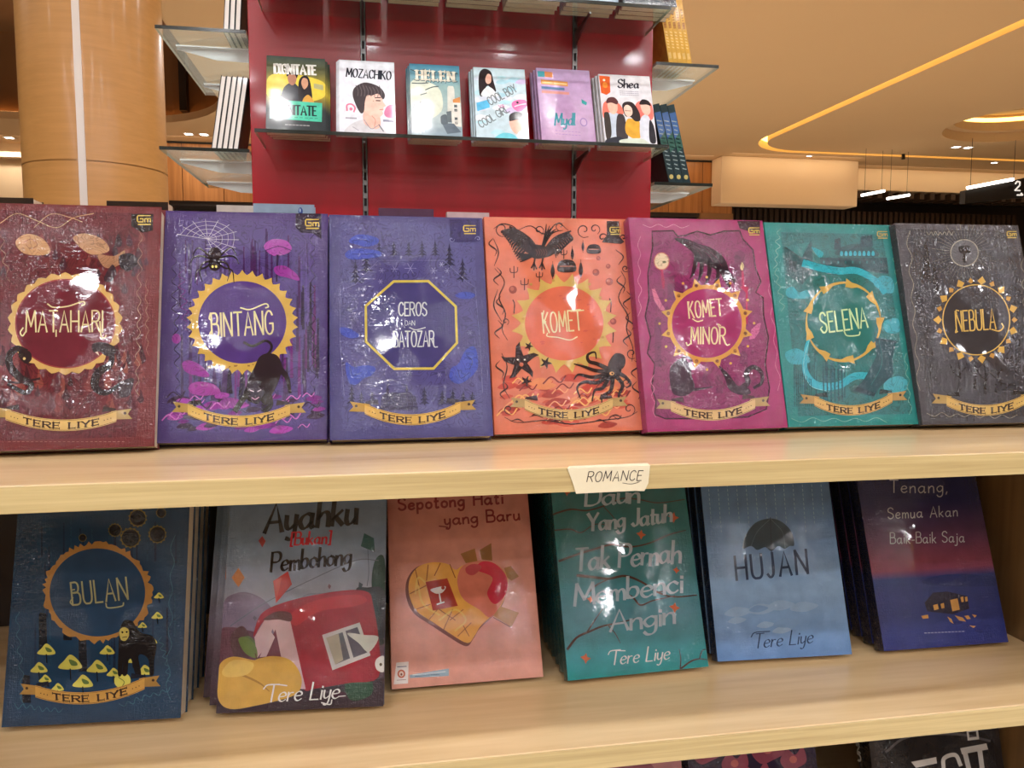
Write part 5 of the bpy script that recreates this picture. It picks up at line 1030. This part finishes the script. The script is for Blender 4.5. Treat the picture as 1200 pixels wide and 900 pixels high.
# ---------------------------------------------------------------- tops of the books on the shelf below, only just in view
def low(x, yw, colr, label, wd=.135, spine=None, yaw=0):
    pose = (x, .664, ZB3, 15, yaw, 0); q = [(0, -yw), (135, -yw), (135, 200-yw), (0, 200-yw)]
    r, A = book('book', q, (0, 0, 1), pose, .022, colr, W=wd, spine=spine); tag(r, label, 'book', 'novels on the lowest visible shelf'); return r, A
r, A = low(.222, 60, (186, 130, 138), 'dusty pink novel just visible under the lower shelf')
A.begin('cover_illustration'); A.sm([(20, 12), (60, 6), (100, 16), (110, 50), (30, 50)], (150, 92, 110)); blobs(A, (10, 125, 5, 60), 10, 14, [(206, 160, 160), (160, 100, 116)], 'leaf'); A.end()
r, A = low(.364, 64, (44, 36, 66), 'dark purple novel with pink coral shapes under the lower shelf', .135)
A.begin('cover_illustration')
for x, y, s in ((20, 10, 16), (48, 24, 14), (84, 14, 18), (110, 26, 14), (66, 40, 18), (24, 46, 14)): A.sm([(x-s, y), (x-s*.4, y-s*.7), (x+s*.2, y-s*.3), (x+s*.8, y-s*.8), (x+s, y+s*.2), (x+s*.2, y+s*.6), (x-s*.5, y+s*.7)], (146, 72, 96)); A.ell(x, y, s*.3, s*.25, (196, 110, 110), 10)
A.end()
r, A = low(.566, 72, (52, 50, 54), 'charcoal novel with pale square lettering under the lower shelf', .15, spine=(26, 24, 28))
A.begin('cover_illustration'); A.sm([(8, 30), (20, 8), (60, 4), (120, 12), (128, 60), (20, 70)], (34, 34, 38)); A.st([(16, 20), (40, 8), (90, 10), (124, 20)], 2.4, (90, 88, 92))
A.begin('title_lettering'); WH = (216, 214, 210)
A.st([(102, 8), (112, 8), (112, 16), (102, 16)], 3.4, WH, False, closed=True); A.poly([(40, 32), (66, 30), (66, 36), (44, 38)], WH); A.st([(72, 42), (74, 32), (86, 30), (90, 40)], 4, WH); A.st([(96, 26), (98, 44)], 5, WH, False); A.st([(112, 26), (112, 44)], 5, WH, False); A.poly([(92, 24), (120, 22), (121, 28), (93, 30)], WH); A.end()
A = Art([(0, 0), (22, 0), (22, 200), (0, 200)], (0, 0, 1), .022, .2, 0, r, M['film']); A.begin('spine_lettering')
A.text('ONKE', (6, 104), (6, 74), 9, (206, 204, 200), 2.2); nb = A.root; A.end()
sp = [o for o in kids(r) if o.name.startswith('spine_lettering')][0]; sp.rotation_euler = (0, 0, -PI/2); sp.location = (-.075-.0014, .011, 0)

# ---------------------------------------------------------------- tops of books on the far side of the bookshelf
def rear_book(x, top, wd, th, colr, label, bulge=False, y=1.03):
    q = [(0, 0), (135, 0), (135, 200), (0, 200)]
    r, A = book('book', q, (0, 0, 1), (x, y, -.1059+.0015, 2, 0, 0), th, colr, W=wd, H=top+.1059); tag(r, label, 'book', 'books standing on the far half of the upper shelf'); return r, A
r, A = rear_book(-.107, .1395, .074, .02, (150, 178, 206), 'pale blue book top peeking above the violet novel')
A.begin('publisher_mark'); A.ell(104, 7, 5, 4, (30, 70, 150), 16); A.ell(103, 6, 2, 2, (180, 210, 240), 8); A.end()
rear_book(-.158, .1405, .07, .02, (208, 202, 196), 'cream wrapped book top peeking above the violet novel, left', y=1.06)
rear_book(.045, .1375, .07, .02, (86, 60, 92), 'dark mauve book top peeking above the indigo novel')
rear_book(.125, .1345, .055, .02, (214, 190, 196), 'pale pink book top peeking above the gap by the orange novel')
rear_book(-.425, .1395, .06, .03, (28, 24, 28), 'black book top peeking above the maroon novel at the left edge')
rear_book(-.279, .1385, .07, .03, (28, 24, 30), 'black book top peeking above the right corner of the maroon novel')

# ---------------------------------------------------------------- red display tower
YP = 1.928
t = empty('display_tower', (.2127, 2.2, 0)); tag(t, 'glossy red display tower with glass shelves of novels', 'display stand')
TX, TY = .2127, 2.2
def tp_(name, mb, mat, bev=0):
    m2 = MB(); m2.v = [(a-TX, b-TY, c) for a, b, c in mb.v]; m2.f, m2.mi, m2.c = mb.f, mb.mi, mb.c; return m2.build(name, mat, t, bevel=bev)
XL, XR = -.2685, .6938
for a, b in ((XL, -.018), (-.006, .489), (.501, XR)):
    m = MB(); m.box(a, b, YP, YP+.02, 0, Z(1.15)); tp_('front_panel', m, M['red'], .002)
m = MB(); m.box(XL+.002, XR-.002, YP+.0195, 2.50, 0, Z(1.149)); tp_('core', m, M['red'])
for xc in (-.012, .495):
    m = MB(); zz = Z(-.2)
    m.box(xc-.0055, xc-.0030, YP-.002, YP+.012, Z(-.3), Z(1.1)); m.box(xc+.0030, xc+.0055, YP-.002, YP+.012, Z(-.3), Z(1.1))
    while zz < Z(1.1): m.box(xc-.003, xc+.003, YP-.002, YP+.004, zz, zz+.011); zz += .03
    tp_('slotted_upright', m, M['chrome']); m = MB(); m.box(xc-.0029, xc+.0029, YP+.005, YP+.018, Z(-.3), Z(1.1)); tp_('slot_recess', m, M['dark_slot'])
def glass_shelf(x0, x1, y0, y1, z, front='y0'):
    m = MB(); e = .0008
    m.box(x0+e, x1-e, y0+e, y1-e, z-.0075, z); o = tp_('glass_shelf', m, M['glass'])
    m = MB()
    m.box(x0, x1, y0-.0006, y0+e, z-.0075, z)
    m.box(x0, x0+e, y0+e, y1-e, z-.0075, z, mi=1); m.box(x1-e, x1, y0+e, y1-e, z-.0075, z, mi=1)
    m2 = MB(); m2.v = [(a-TX, b-TY, c) for a, b, c in m.v]; m2.f, m2.mi, m2.c = m.f, m.mi, m.c; m2.build('glass_rim', [M['glass_edge'], M['glass_side']], o)
ZA, ZBB = Z(.3912), Z(.6958)
for zz in (ZA, ZBB):
    glass_shelf(-.236, .672, 1.750, YP-.003, zz)
    for xc in (-.012, .495):
        m = MB(); m.prism([(YP-.002, zz-.045), (YP-.002, zz-.0085), (1.79, zz-.0085), (1.79, zz-.013), (1.85, zz-.020), (1.90, zz-.036)], xc-.002, xc+.002, axis='X'); tp_('shelf_bracket', m, M['chrome'])
for x0, x1, zz, xr, sg in ((-.462, XL-.001, .640, XL, -1), (-.462, XL-.001, .379, XL, -1), (XR+.001, .858, .624, XR, 1), (XR+.001, .848, .3345, XR, 1)):
    z_ = Z(zz); glass_shelf(x0, x1, 1.905, 2.44, z_)
    tip = x0+.02 if sg < 0 else x1-.02
    for yy in (2.02, 2.33):
        m = MB(); pts = [(xr+sg*.0005, z_-.036), (xr+sg*.0005, z_-.0085), (tip, z_-.0085), (tip, z_-.014), ((tip+xr)/2, z_-.034)]
        m.prism(pts, yy, yy+.004); tp_('side_bracket', m, M['bracket'])
        m = MB(); m.box(min(xr+sg*.0005, tip), max(xr+sg*.0005, tip), yy-.014, yy+.020, z_-.0105, z_-.0082); tp_('bracket_flange', m, M['bracket'])

# face-out novels on the middle glass shelf
DG = 'novels face-out on the middle glass shelf of the red tower'
def disp(xl, xr, th, col, label, grad=None, spine=None, H=.19, z=.3930, n=1, mat='lam', yaw=0, dy=0, grp=DG, q=None, y=1.80):
    quad = q; Wd = (xr-xl); SEED[0] += 0
    r, A = book('book', quad or [(0, 0), (100, 0), (100, 140), (0, 140)], (0, 0, 1), ((xl+xr)/2, y+dy, z+.0045, 20.5, yaw, 0), th, col, mat=mat, W=Wd, H=H, grad=grad, spine=spine)
    tag(r, label, 'book', grp); return r, A
# 1
r, A = disp(-.219, -.0935, .017, (52, 58, 58), 'grey and yellow novel titled DIGNITATE with teal band and a couple', grad=[(0, (66, 76, 72)), (.2, (96, 96, 62)), (.45, (206, 182, 60)), (.6, (120, 110, 60)), (.7, (50, 56, 58)), (1, (44, 50, 54))], yaw=2)
A.begin('cover_illustration'); A.sm([(4, 40), (40, 32), (96, 44), (98, 72), (60, 84), (4, 78)], (216, 196, 74)); A.sm([(22, 82), (30, 58), (44, 48), (54, 56), (64, 66), (64, 86), (24, 86)], (48, 50, 58)); A.sm([(36, 34), (42, 28), (50, 32), (50, 46), (44, 54), (37, 48)], (166, 118, 96)); A.sm([(34, 38), (35, 28), (44, 24), (53, 30), (51, 40), (48, 34), (40, 33)], (28, 24, 28))
A.sm([(56, 84), (54, 50), (60, 36), (70, 36), (75, 52), (76, 82)], (38, 34, 38)); A.sm([(59, 46), (62, 39), (69, 41), (70, 52), (64, 60), (60, 54)], (202, 152, 122)); A.sm([(62, 78), (70, 70), (78, 78), (80, 88), (62, 88)], (206, 156, 70)); A.poly([(80, 48), (96, 50), (96, 60), (80, 57)], (170, 168, 120))
A.begin('teal_band'); A.poly([(6, 82), (94, 84), (93, 119), (6, 117)], (74, 190, 160)); A.text('DIGNITATE', (16, 108), (84, 108), 17, (26, 46, 50), 2.8, 'brush', gap=.12); A.lock = True
for k in range(9): A.st([(14+k*8.4, 113), (19+k*8.4, 113)], 1, (40, 110, 100), False)
A.lock = False; A.begin('title_lettering'); A.text('DIGNITATE', (14, 33), (84, 31), 17, (232, 232, 226), 3.6, 'brush', gap=.12); A.lock = True
for q_ in range(7): A.st([(32+q_*6, 127), (36+q_*6, 127)], 1.6, (150, 150, 150), False)
A.lock = False; A.end()
# 2
r2_, A = disp(-.0655, .057, .006, (222, 226, 236), 'white novel titled MOZACHIKO with dark-haired boy in profile')
A.begin('cover_illustration'); A.sm([(10, 138), (20, 122), (42, 112), (66, 116), (76, 126), (84, 139), (50, 140)], (206, 206, 212)); A.sm([(44, 118), (44, 96), (60, 92), (72, 104), (72, 124), (60, 128)], (232, 186, 170)); A.sm([(38, 70), (50, 58), (70, 60), (77, 68), (78, 76), (83, 84), (79, 87), (79, 92), (77, 95), (78, 99), (72, 106), (62, 107), (50, 100), (40, 90)], (238, 196, 180)); A.sm([(36, 78), (42, 76), (44, 86), (40, 92), (36, 86)], (226, 176, 160)); A.sm([(24, 66), (28, 52), (44, 42), (62, 44), (76, 52), (82, 64), (78, 72), (70, 62), (58, 66), (50, 66), (46, 78), (44, 96), (38, 100), (30, 86)], (70, 62, 66)); A.st([(64, 70), (74, 69)], 2, (70, 56, 58)); A.st([(66, 75), (73, 75)], 2.2, (60, 50, 54)); A.st([(58, 104), (64, 112), (62, 124)], 1.6, (206, 150, 136))
for k in range(8): A.st([(30+k*6, 48-2*math.sin(k)), (34+k*6, 58), (33+k*6, 68)], 1.2, (104, 94, 98))
A.st(([(60, 76), (62, 76)]), .8, (60, 50, 54)); A.st([(72, 92), (78, 91)], 1.4, (190, 110, 110)); A.st([(70, 120), (78, 132)], 2, (110, 110, 120)); A.st([(44, 112), (56, 128), (68, 122)], 1.4, (150, 150, 160)); A.st([(24, 126), (34, 132)], 1.4, (160, 160, 170))
A.st([(14, 96), (14, 86), (22, 84), (28, 90), (26, 98)], 3, (214, 120, 150)); A.ell(21, 93, 3, 3, (214, 120, 150), 10); A.st([(12, 110), (17, 110)], 3, (160, 160, 172), False); A.st([(19, 110), (30, 110)], 3, (160, 160, 172), False); A.sm([(82, 90), (90, 82), (99, 84), (99, 104), (86, 106), (80, 100)], (206, 120, 160)); A.st([(79, 112), (84, 112)], 4, (140, 140, 160), False); A.st([(86, 112), (96, 113)], 4, (140, 140, 160), False)
A.begin('title_lettering'); A.text('MOZACHIKO', (13, 32), (93, 34), 16, (44, 48, 58), 2.2, 'brush', gap=.16, slant=.05); A.end()
# 3
r3_, A = disp(.0915, .205, .016, (150, 176, 184), 'blue-grey novel titled HELEN with woman in a dark dress on a street', grad=[(0, (70, 132, 160)), (.3, (140, 172, 172)), (.7, (170, 186, 186)), (1, (130, 150, 164))])
A.begin('cover_illustration'); A.sm([(2, 36), (34, 34), (60, 50), (60, 90), (20, 110), (2, 90)], (206, 214, 196)); A.poly([(74, 44), (76, 40), (86, 40), (88, 46), (88, 108), (72, 108)], (208, 210, 200)); A.poly([(84, 66), (99, 60), (99, 72), (84, 72)], (204, 140, 84)); A.poly([(84, 72), (99, 72), (99, 118), (80, 116)], (216, 216, 208)); A.lock = True
for y in (76, 84, 100, 108): A.poly([(86, y), (92, y), (92, y+5), (86, y+5)], (70, 84, 92))
for p in ([(2, 12), (14, 14), (30, 10)], [(4, 38), (20, 38), (36, 36)], [(30, 50), (44, 44), (56, 42)], [(60, 16), (80, 12), (96, 16)], [(20, 60), (32, 56)]): A.st(p, 2, (60, 76, 80))
A.lock = False; A.poly([(60, 112), (84, 112), (98, 128), (70, 132)], (96, 110, 122)); A.sm([(16, 92), (20, 80), (23, 80), (26, 92), (29, 112), (16, 112)], (66, 78, 88)); A.ell(21, 76, 3.4, 4.2, (60, 60, 66), 12); A.st([(19, 112), (18, 132)], 3, (190, 196, 200)); A.st([(24, 112), (24, 130)], 3, (190, 196, 200)); A.sm([(4, 84), (8, 78), (11, 86), (12, 104), (3, 104)], (92, 104, 112)); A.sm([(58, 104), (60, 98), (70, 96), (72, 112), (60, 114)], (86, 98, 106)); A.poly([(70, 90), (80, 88), (80, 110), (72, 110)], (96, 108, 114))
A.begin('title_lettering'); A.text('HELEN', (15, 31), (89, 31), 17, (60, 90, 100), 5.4, 'serif', gap=.3); A.text('HELEN', (14, 30), (88, 30), 17, (236, 232, 214), 4.0, 'serif', gap=.3); A.end()
# 4
r4_, A = disp(.2365, .357, .015, (190, 212, 222), 'pale blue and pink novel titled COOL BOY COOL GIRL with girl and boy', yaw=-1)
A.begin('cover_illustration'); blobs(A, (5, 95, 10, 135), 24, 15, [(206, 216, 230), (176, 216, 226), (200, 186, 222), (222, 228, 236), (168, 208, 222)], 'leaf'); A.sm([(10, 54), (9, 30), (12, 10), (22, 2), (34, 8), (38, 26), (42, 46), (34, 44), (28, 36), (22, 40), (16, 56)], (44, 34, 38)); A.sm([(23, 20), (28, 12), (34, 16), (33, 28), (27, 32), (23, 28)], (230, 180, 162)); A.sm([(14, 56), (18, 44), (28, 38), (38, 44), (42, 56)], (222, 226, 230)); A.poly([(3, 70), (28, 62), (28, 78), (4, 86)], (90, 178, 220)); A.sm([(72, 66), (86, 60), (99, 62), (99, 74), (84, 84), (72, 76)], (222, 110, 168)); A.ell(82, 66, 2.4, 2.4, (40, 30, 40), 10); A.st([(76, 74), (88, 70), (98, 68)], 2, (244, 210, 226))
A.sm([(64, 108), (66, 98), (82, 96), (88, 110), (84, 128), (74, 126), (68, 120)], (232, 180, 160)); A.sm([(64, 102), (66, 90), (80, 84), (94, 90), (98, 106), (94, 122), (88, 108), (80, 100), (70, 102)], (46, 38, 42)); A.sm([(74, 139), (82, 122), (94, 122), (99, 139)], (200, 214, 230)); A.sm([(34, 139), (50, 126), (70, 128), (76, 139)], (110, 200, 216))
A.begin('title_lettering'); A.text('COOL BOY', (30, 74), (84, 44), 16, (120, 130, 134), 2, gap=.1); A.text('COOL GIRL', (10, 118), (66, 84), 14, (120, 130, 134), 2, gap=.1); A.text('VS', (46, 78), (56, 76), 5, (210, 130, 180), 1.2); A.end()
# 5
r5_, A = disp(.3865, .515, .0165, (196, 160, 206), 'lilac novel with orange and blue title boxes and teal script', mat='film_soft', H=.197, grad=[(0, (200, 170, 214)), (1, (196, 156, 202))])
A.begin('title_boxes'); A.poly([(2, 6), (15, 6), (15, 17), (2, 17)], (60, 164, 180)); A.poly([(15, 6), (30, 7), (30, 17), (15, 17)], (222, 142, 90)); A.poly([(7, 22), (57, 24), (57, 33), (7, 31)], (230, 158, 80)); A.st([(10, 27.5), (28, 28)], 3, (240, 210, 150), False); A.st([(31, 28), (54, 28.8)], 3, (240, 210, 150), False); A.poly([(7, 35), (50, 36), (50, 41), (7, 40)], (90, 130, 170)); A.poly([(7, 43), (58, 44), (58, 49), (7, 48)], (232, 160, 150))
A.begin('title_lettering'); A.text('Mydl', (26, 108), (64, 106), 22, (50, 150, 170), 3, 'brush', slant=.2); A.poly([(80, 56), (90, 62), (88, 68), (80, 64)], (40, 160, 160)); A.ell(80, 100, 7, 8, (150, 120, 180), 20); A.ell(80, 100, 5, 6, (206, 170, 214), 20); A.lock = True
for k in range(8): A.st([(26+k*6, 118+.2*k), (30+k*6, 118+.2*k)], 1, (150, 120, 190), False); A.st([(26+k*6, 124+.2*k), (30+k*6, 124+.2*k)], 1, (150, 120, 190), False)
A.end(); A.lock = False
# 6
r6_, A = disp(.536, .6625, .014, (214, 214, 220), 'white and orange novel titled Shea with three young people', yaw=-1)
A.begin('cover_illustration'); A.poly([(1, 3), (22, 4), (20, 36), (12, 42), (2, 38)], (210, 92, 44)); A.ell(11, 22, 5, 6, (232, 140, 60), 12); A.sm([(4, 60), (20, 52), (36, 60), (40, 80), (4, 90)], (226, 120, 104)); A.sm([(66, 60), (80, 50), (97, 56), (97, 86), (70, 90)], (226, 120, 110)); A.ell(10, 12, 2.5, 2.5, (240, 220, 190), 8)
A.sm([(2, 100), (6, 82), (20, 76), (34, 84), (34, 124), (10, 128)], (188, 200, 216)); A.sm([(3, 84), (8, 76), (14, 82), (14, 120), (4, 130)], (64, 58, 54)); A.sm([(12, 60), (20, 52), (30, 56), (30, 72), (22, 80), (14, 74)], (226, 184, 164)); A.sm([(10, 58), (14, 48), (26, 46), (33, 54), (30, 60), (20, 57)], (92, 54, 56))
A.sm([(24, 128), (28, 84), (40, 80), (44, 96), (44, 128)], (66, 60, 64)); A.sm([(42, 116), (46, 90), (60, 88), (70, 92), (72, 118), (60, 128)], (216, 164, 62)); A.sm([(40, 62), (48, 54), (62, 56), (72, 74), (72, 90), (62, 92), (54, 84), (44, 82)], (52, 44, 46)); A.sm([(43, 66), (50, 60), (58, 66), (58, 78), (50, 84), (44, 78)], (236, 200, 184)); A.st([(45, 72), (56, 72)], 1, (60, 50, 50))
A.sm([(70, 130), (72, 90), (84, 78), (92, 90), (90, 128)], (210, 216, 228)); A.sm([(86, 130), (90, 90), (97, 100), (98, 132)], (50, 50, 56)); A.sm([(76, 58), (82, 52), (92, 56), (94, 72), (86, 80), (78, 72)], (228, 188, 170)); A.sm([(74, 58), (80, 48), (92, 50), (96, 60), (88, 58)], (44, 38, 42)); A.sm([(4, 130), (30, 124), (40, 139), (4, 139)], (48, 50, 60)); A.sm([(30, 130), (70, 126), (84, 139), (36, 139)], (200, 210, 196))
A.begin('title_lettering'); A.text('Shea', (36, 26), (76, 25), 17, (52, 52, 62), 2.8, 'brush', slant=.15, gap=.16); A.lock = True
for j in (0, 1, 2):
    for k in range(9): A.st([(38+k*4.2, 33+j*3.6), (41+k*4.2, 33+j*3.6)], .9, (130, 130, 150), False)
A.end(); A.lock = False
r1_ = [o for o in C.objects if o.get('label', '').startswith('grey and yellow novel titled DIGN')][0]
for src, n, dy, dz, txt in ((r1_, 2, .0195, 0, 'DIGNITATE'), (r2_, 2, .0085, 0, 'MOZACHIKO'), (r3_, 2, .0185, 0, 'HELEN'), (r4_, 2, .0175, 0, 'COOL BOY COOL GIRL'), (r5_, 2, .0265, 0, 'lilac'), (r6_, 2, .0165, 0, 'Shea')):
    for k, c in enumerate(plain_copies(src, n, dy, None, 'copies behind the front novels on the middle glass shelf', dx=(.004 if txt == 'DIGNITATE' else -.003))):
        tag(c, '%s copy leaning behind the front %s novel on the glass shelf' % (('second', 'third')[k], txt), 'book')

# stacks seen from below on the top glass shelf
nm = ('first', 'second', 'third', 'fourth', 'fifth', 'sixth', 'seventh')
xs = [(-.235, -.100), (-.086, .030), (.044, .158), (.172, .292), (.304, .425), (.437, .556), (.568, .695)]
cl = [(120, 60, 70), (150, 150, 160), (90, 110, 120), (60, 70, 90), (206, 200, 196), (150, 164, 186), (60, 70, 76)]
for i, ((a, b), c_) in enumerate(zip(xs, cl)):
    r, A = disp(a, b, .0225, c_, 'front book of the %s stack from the left on the top glass shelf' % nm[i], z=.6998, grp='stacks on the top glass shelf seen from below', mat='film' if i in (3, 5, 6) else 'lam', y=1.775, H=.195)
    A.begin('cover_illustration'); A.rnd = random.Random(i)
    blobs(A, (8, 92, 60, 134), 14, 14, [shade(c_, .7), shade(c_, 1.3), shade(c_, 1.6)], 'leaf'); A.end()
    for k, c in enumerate(plain_copies(r, 2, .0258, None, 'stacks on the top glass shelf seen from below')):
        tag(c, '%s book of the %s stack from the left on the top glass shelf' % (('middle', 'rear')[k], nm[i]), 'book')

# books on the side shelves, spine or page edge towards us
def side_book(x, y, z, th, H, D, tilt, spine_col, label, grp, pages=False, art=None):
    r = empty('book'); r.matrix_world = Matrix.Translation((x, y, Z(z))) @ Matrix.Rotation(math.radians(tilt), 4, 'Y'); SEED[0] += 1; r['seed'] = SEED[0]*1.1
    tag(r, label, 'book', grp); e = .0012
    m = MB()
    if pages:   # fore-edge to the front: two boards and the block between
        m.box(0, e, 0, D, 0, H, col=spine_col); m.box(th-e, th, 0, D, 0, H, col=spine_col); m.box(e, th-e, D-e, D, 0, H, col=spine_col)
        q = MB(); q.box(e, th-e, .002, D-e, .001, H-.001); q.build('page_block', M['white_page'], r)
    else:
        m.box(0, th, 0, e, 0, H, col=spine_col); m.box(0, e, e, D, 0, H, col=spine_col); m.box(th-e, th, e, D, 0, H, col=spine_col)
        q = MB(); q.box(e, th-e, e, D-.002, .001, H-.001); q.build('page_block', M['pages'], r)
    o = m.build('cover', M['lam'], r, ink=True); o['seed'] = r['seed']
    bm = bmesh.new(); bm.from_mesh(o.data); bmesh.ops.recalc_face_normals(bm, faces=bm.faces); bm.to_mesh(o.data); bm.free()
    if art:
        A = Art([(0, 0), (20, 0), (20, 200), (0, 200)], (0, 0, 1), th, H, 0, r, M['lam']); A.Hm = homography([(0, 0), (20, 0), (20, 200), (0, 200)], [(0, H), (th, H), (th, 0), (0, 0)]); A.W = th*2
        A.m_ = A.m; art(A)
        A.end()
    return r
M['white_page'] = simple('bright_page_edge', (226, 220, 214), .6, coat=.4)
GS = 'books on the side glass shelves of the red tower'
for i in range(5):
    side_book(-.3565+i*.0119, 1.93, .3812, .0112, .167, .12, 9.2, (58, 60, 62), '%s slim leaning book with white page edge on the lower left glass shelf' % ('leftmost', 'second', 'middle', 'fourth', 'rightmost')[i], GS, pages=True)
for i in range(3):
    side_book(-.3225+i*.0125, 1.93, .6412, .0115, .19, .12, 4, (50, 60, 58), '%s book with white page edge on the upper left glass shelf' % ('leftmost', 'middle', 'rightmost')[i], GS, pages=True)
def yart(A):
    A.begin('spine_lettering')
    for k, (y, c) in enumerate(((18, (190, 110, 50)), (100, (170, 120, 60)), (170, (226, 190, 120)))): A.poly([(4, y), (16, y), (16, y+14), (4, y+14)], c)
    A.lock = True
    for k in range(7): A.st([(6, 70+k*6), (14, 70+k*6)], 2.2, (150, 100, 44), False)
    for k in range(6): A.st([(6, 122+k*7), (14, 124+k*7)], 2.2, (236, 206, 140), False)
for i in range(5):
    side_book(.7385+i*.0122, 1.93, .6245, .0115, .21, .12, -11, (212, 166, 76), '%s of five leaning yellow-spined books on the upper right glass shelf' % ('leftmost', 'second', 'middle', 'fourth', 'rightmost')[i], GS, art=yart)
def gart(A):
    A.begin('spine_lettering'); A.rnd = random.Random(3)
    A.poly([(1, 20), (19, 20), (19, 70), (1, 86)], (60, 96, 150)); A.poly([(1, 86), (19, 70), (19, 110), (1, 120)], (56, 96, 86)); A.lock = True
    for k in range(12): A.st([(5+A.rnd.uniform(-2, 2), 40+k*11), (15+A.rnd.uniform(-2, 2), 44+k*11)], 2.6, (140, 158, 160), False)
    A.lock = False; A.ell(10, 184, 6, 6, (190, 176, 110), 10)
for i in range(3):
    side_book(.7435+i*.0196, 1.93, .3352, .0180, .198, .12, -14, (44, 60, 64), '%s of three leaning dark green-blue spined books on the lower right glass shelf' % ('leftmost', 'middle', 'rightmost')[i], GS, art=gart)
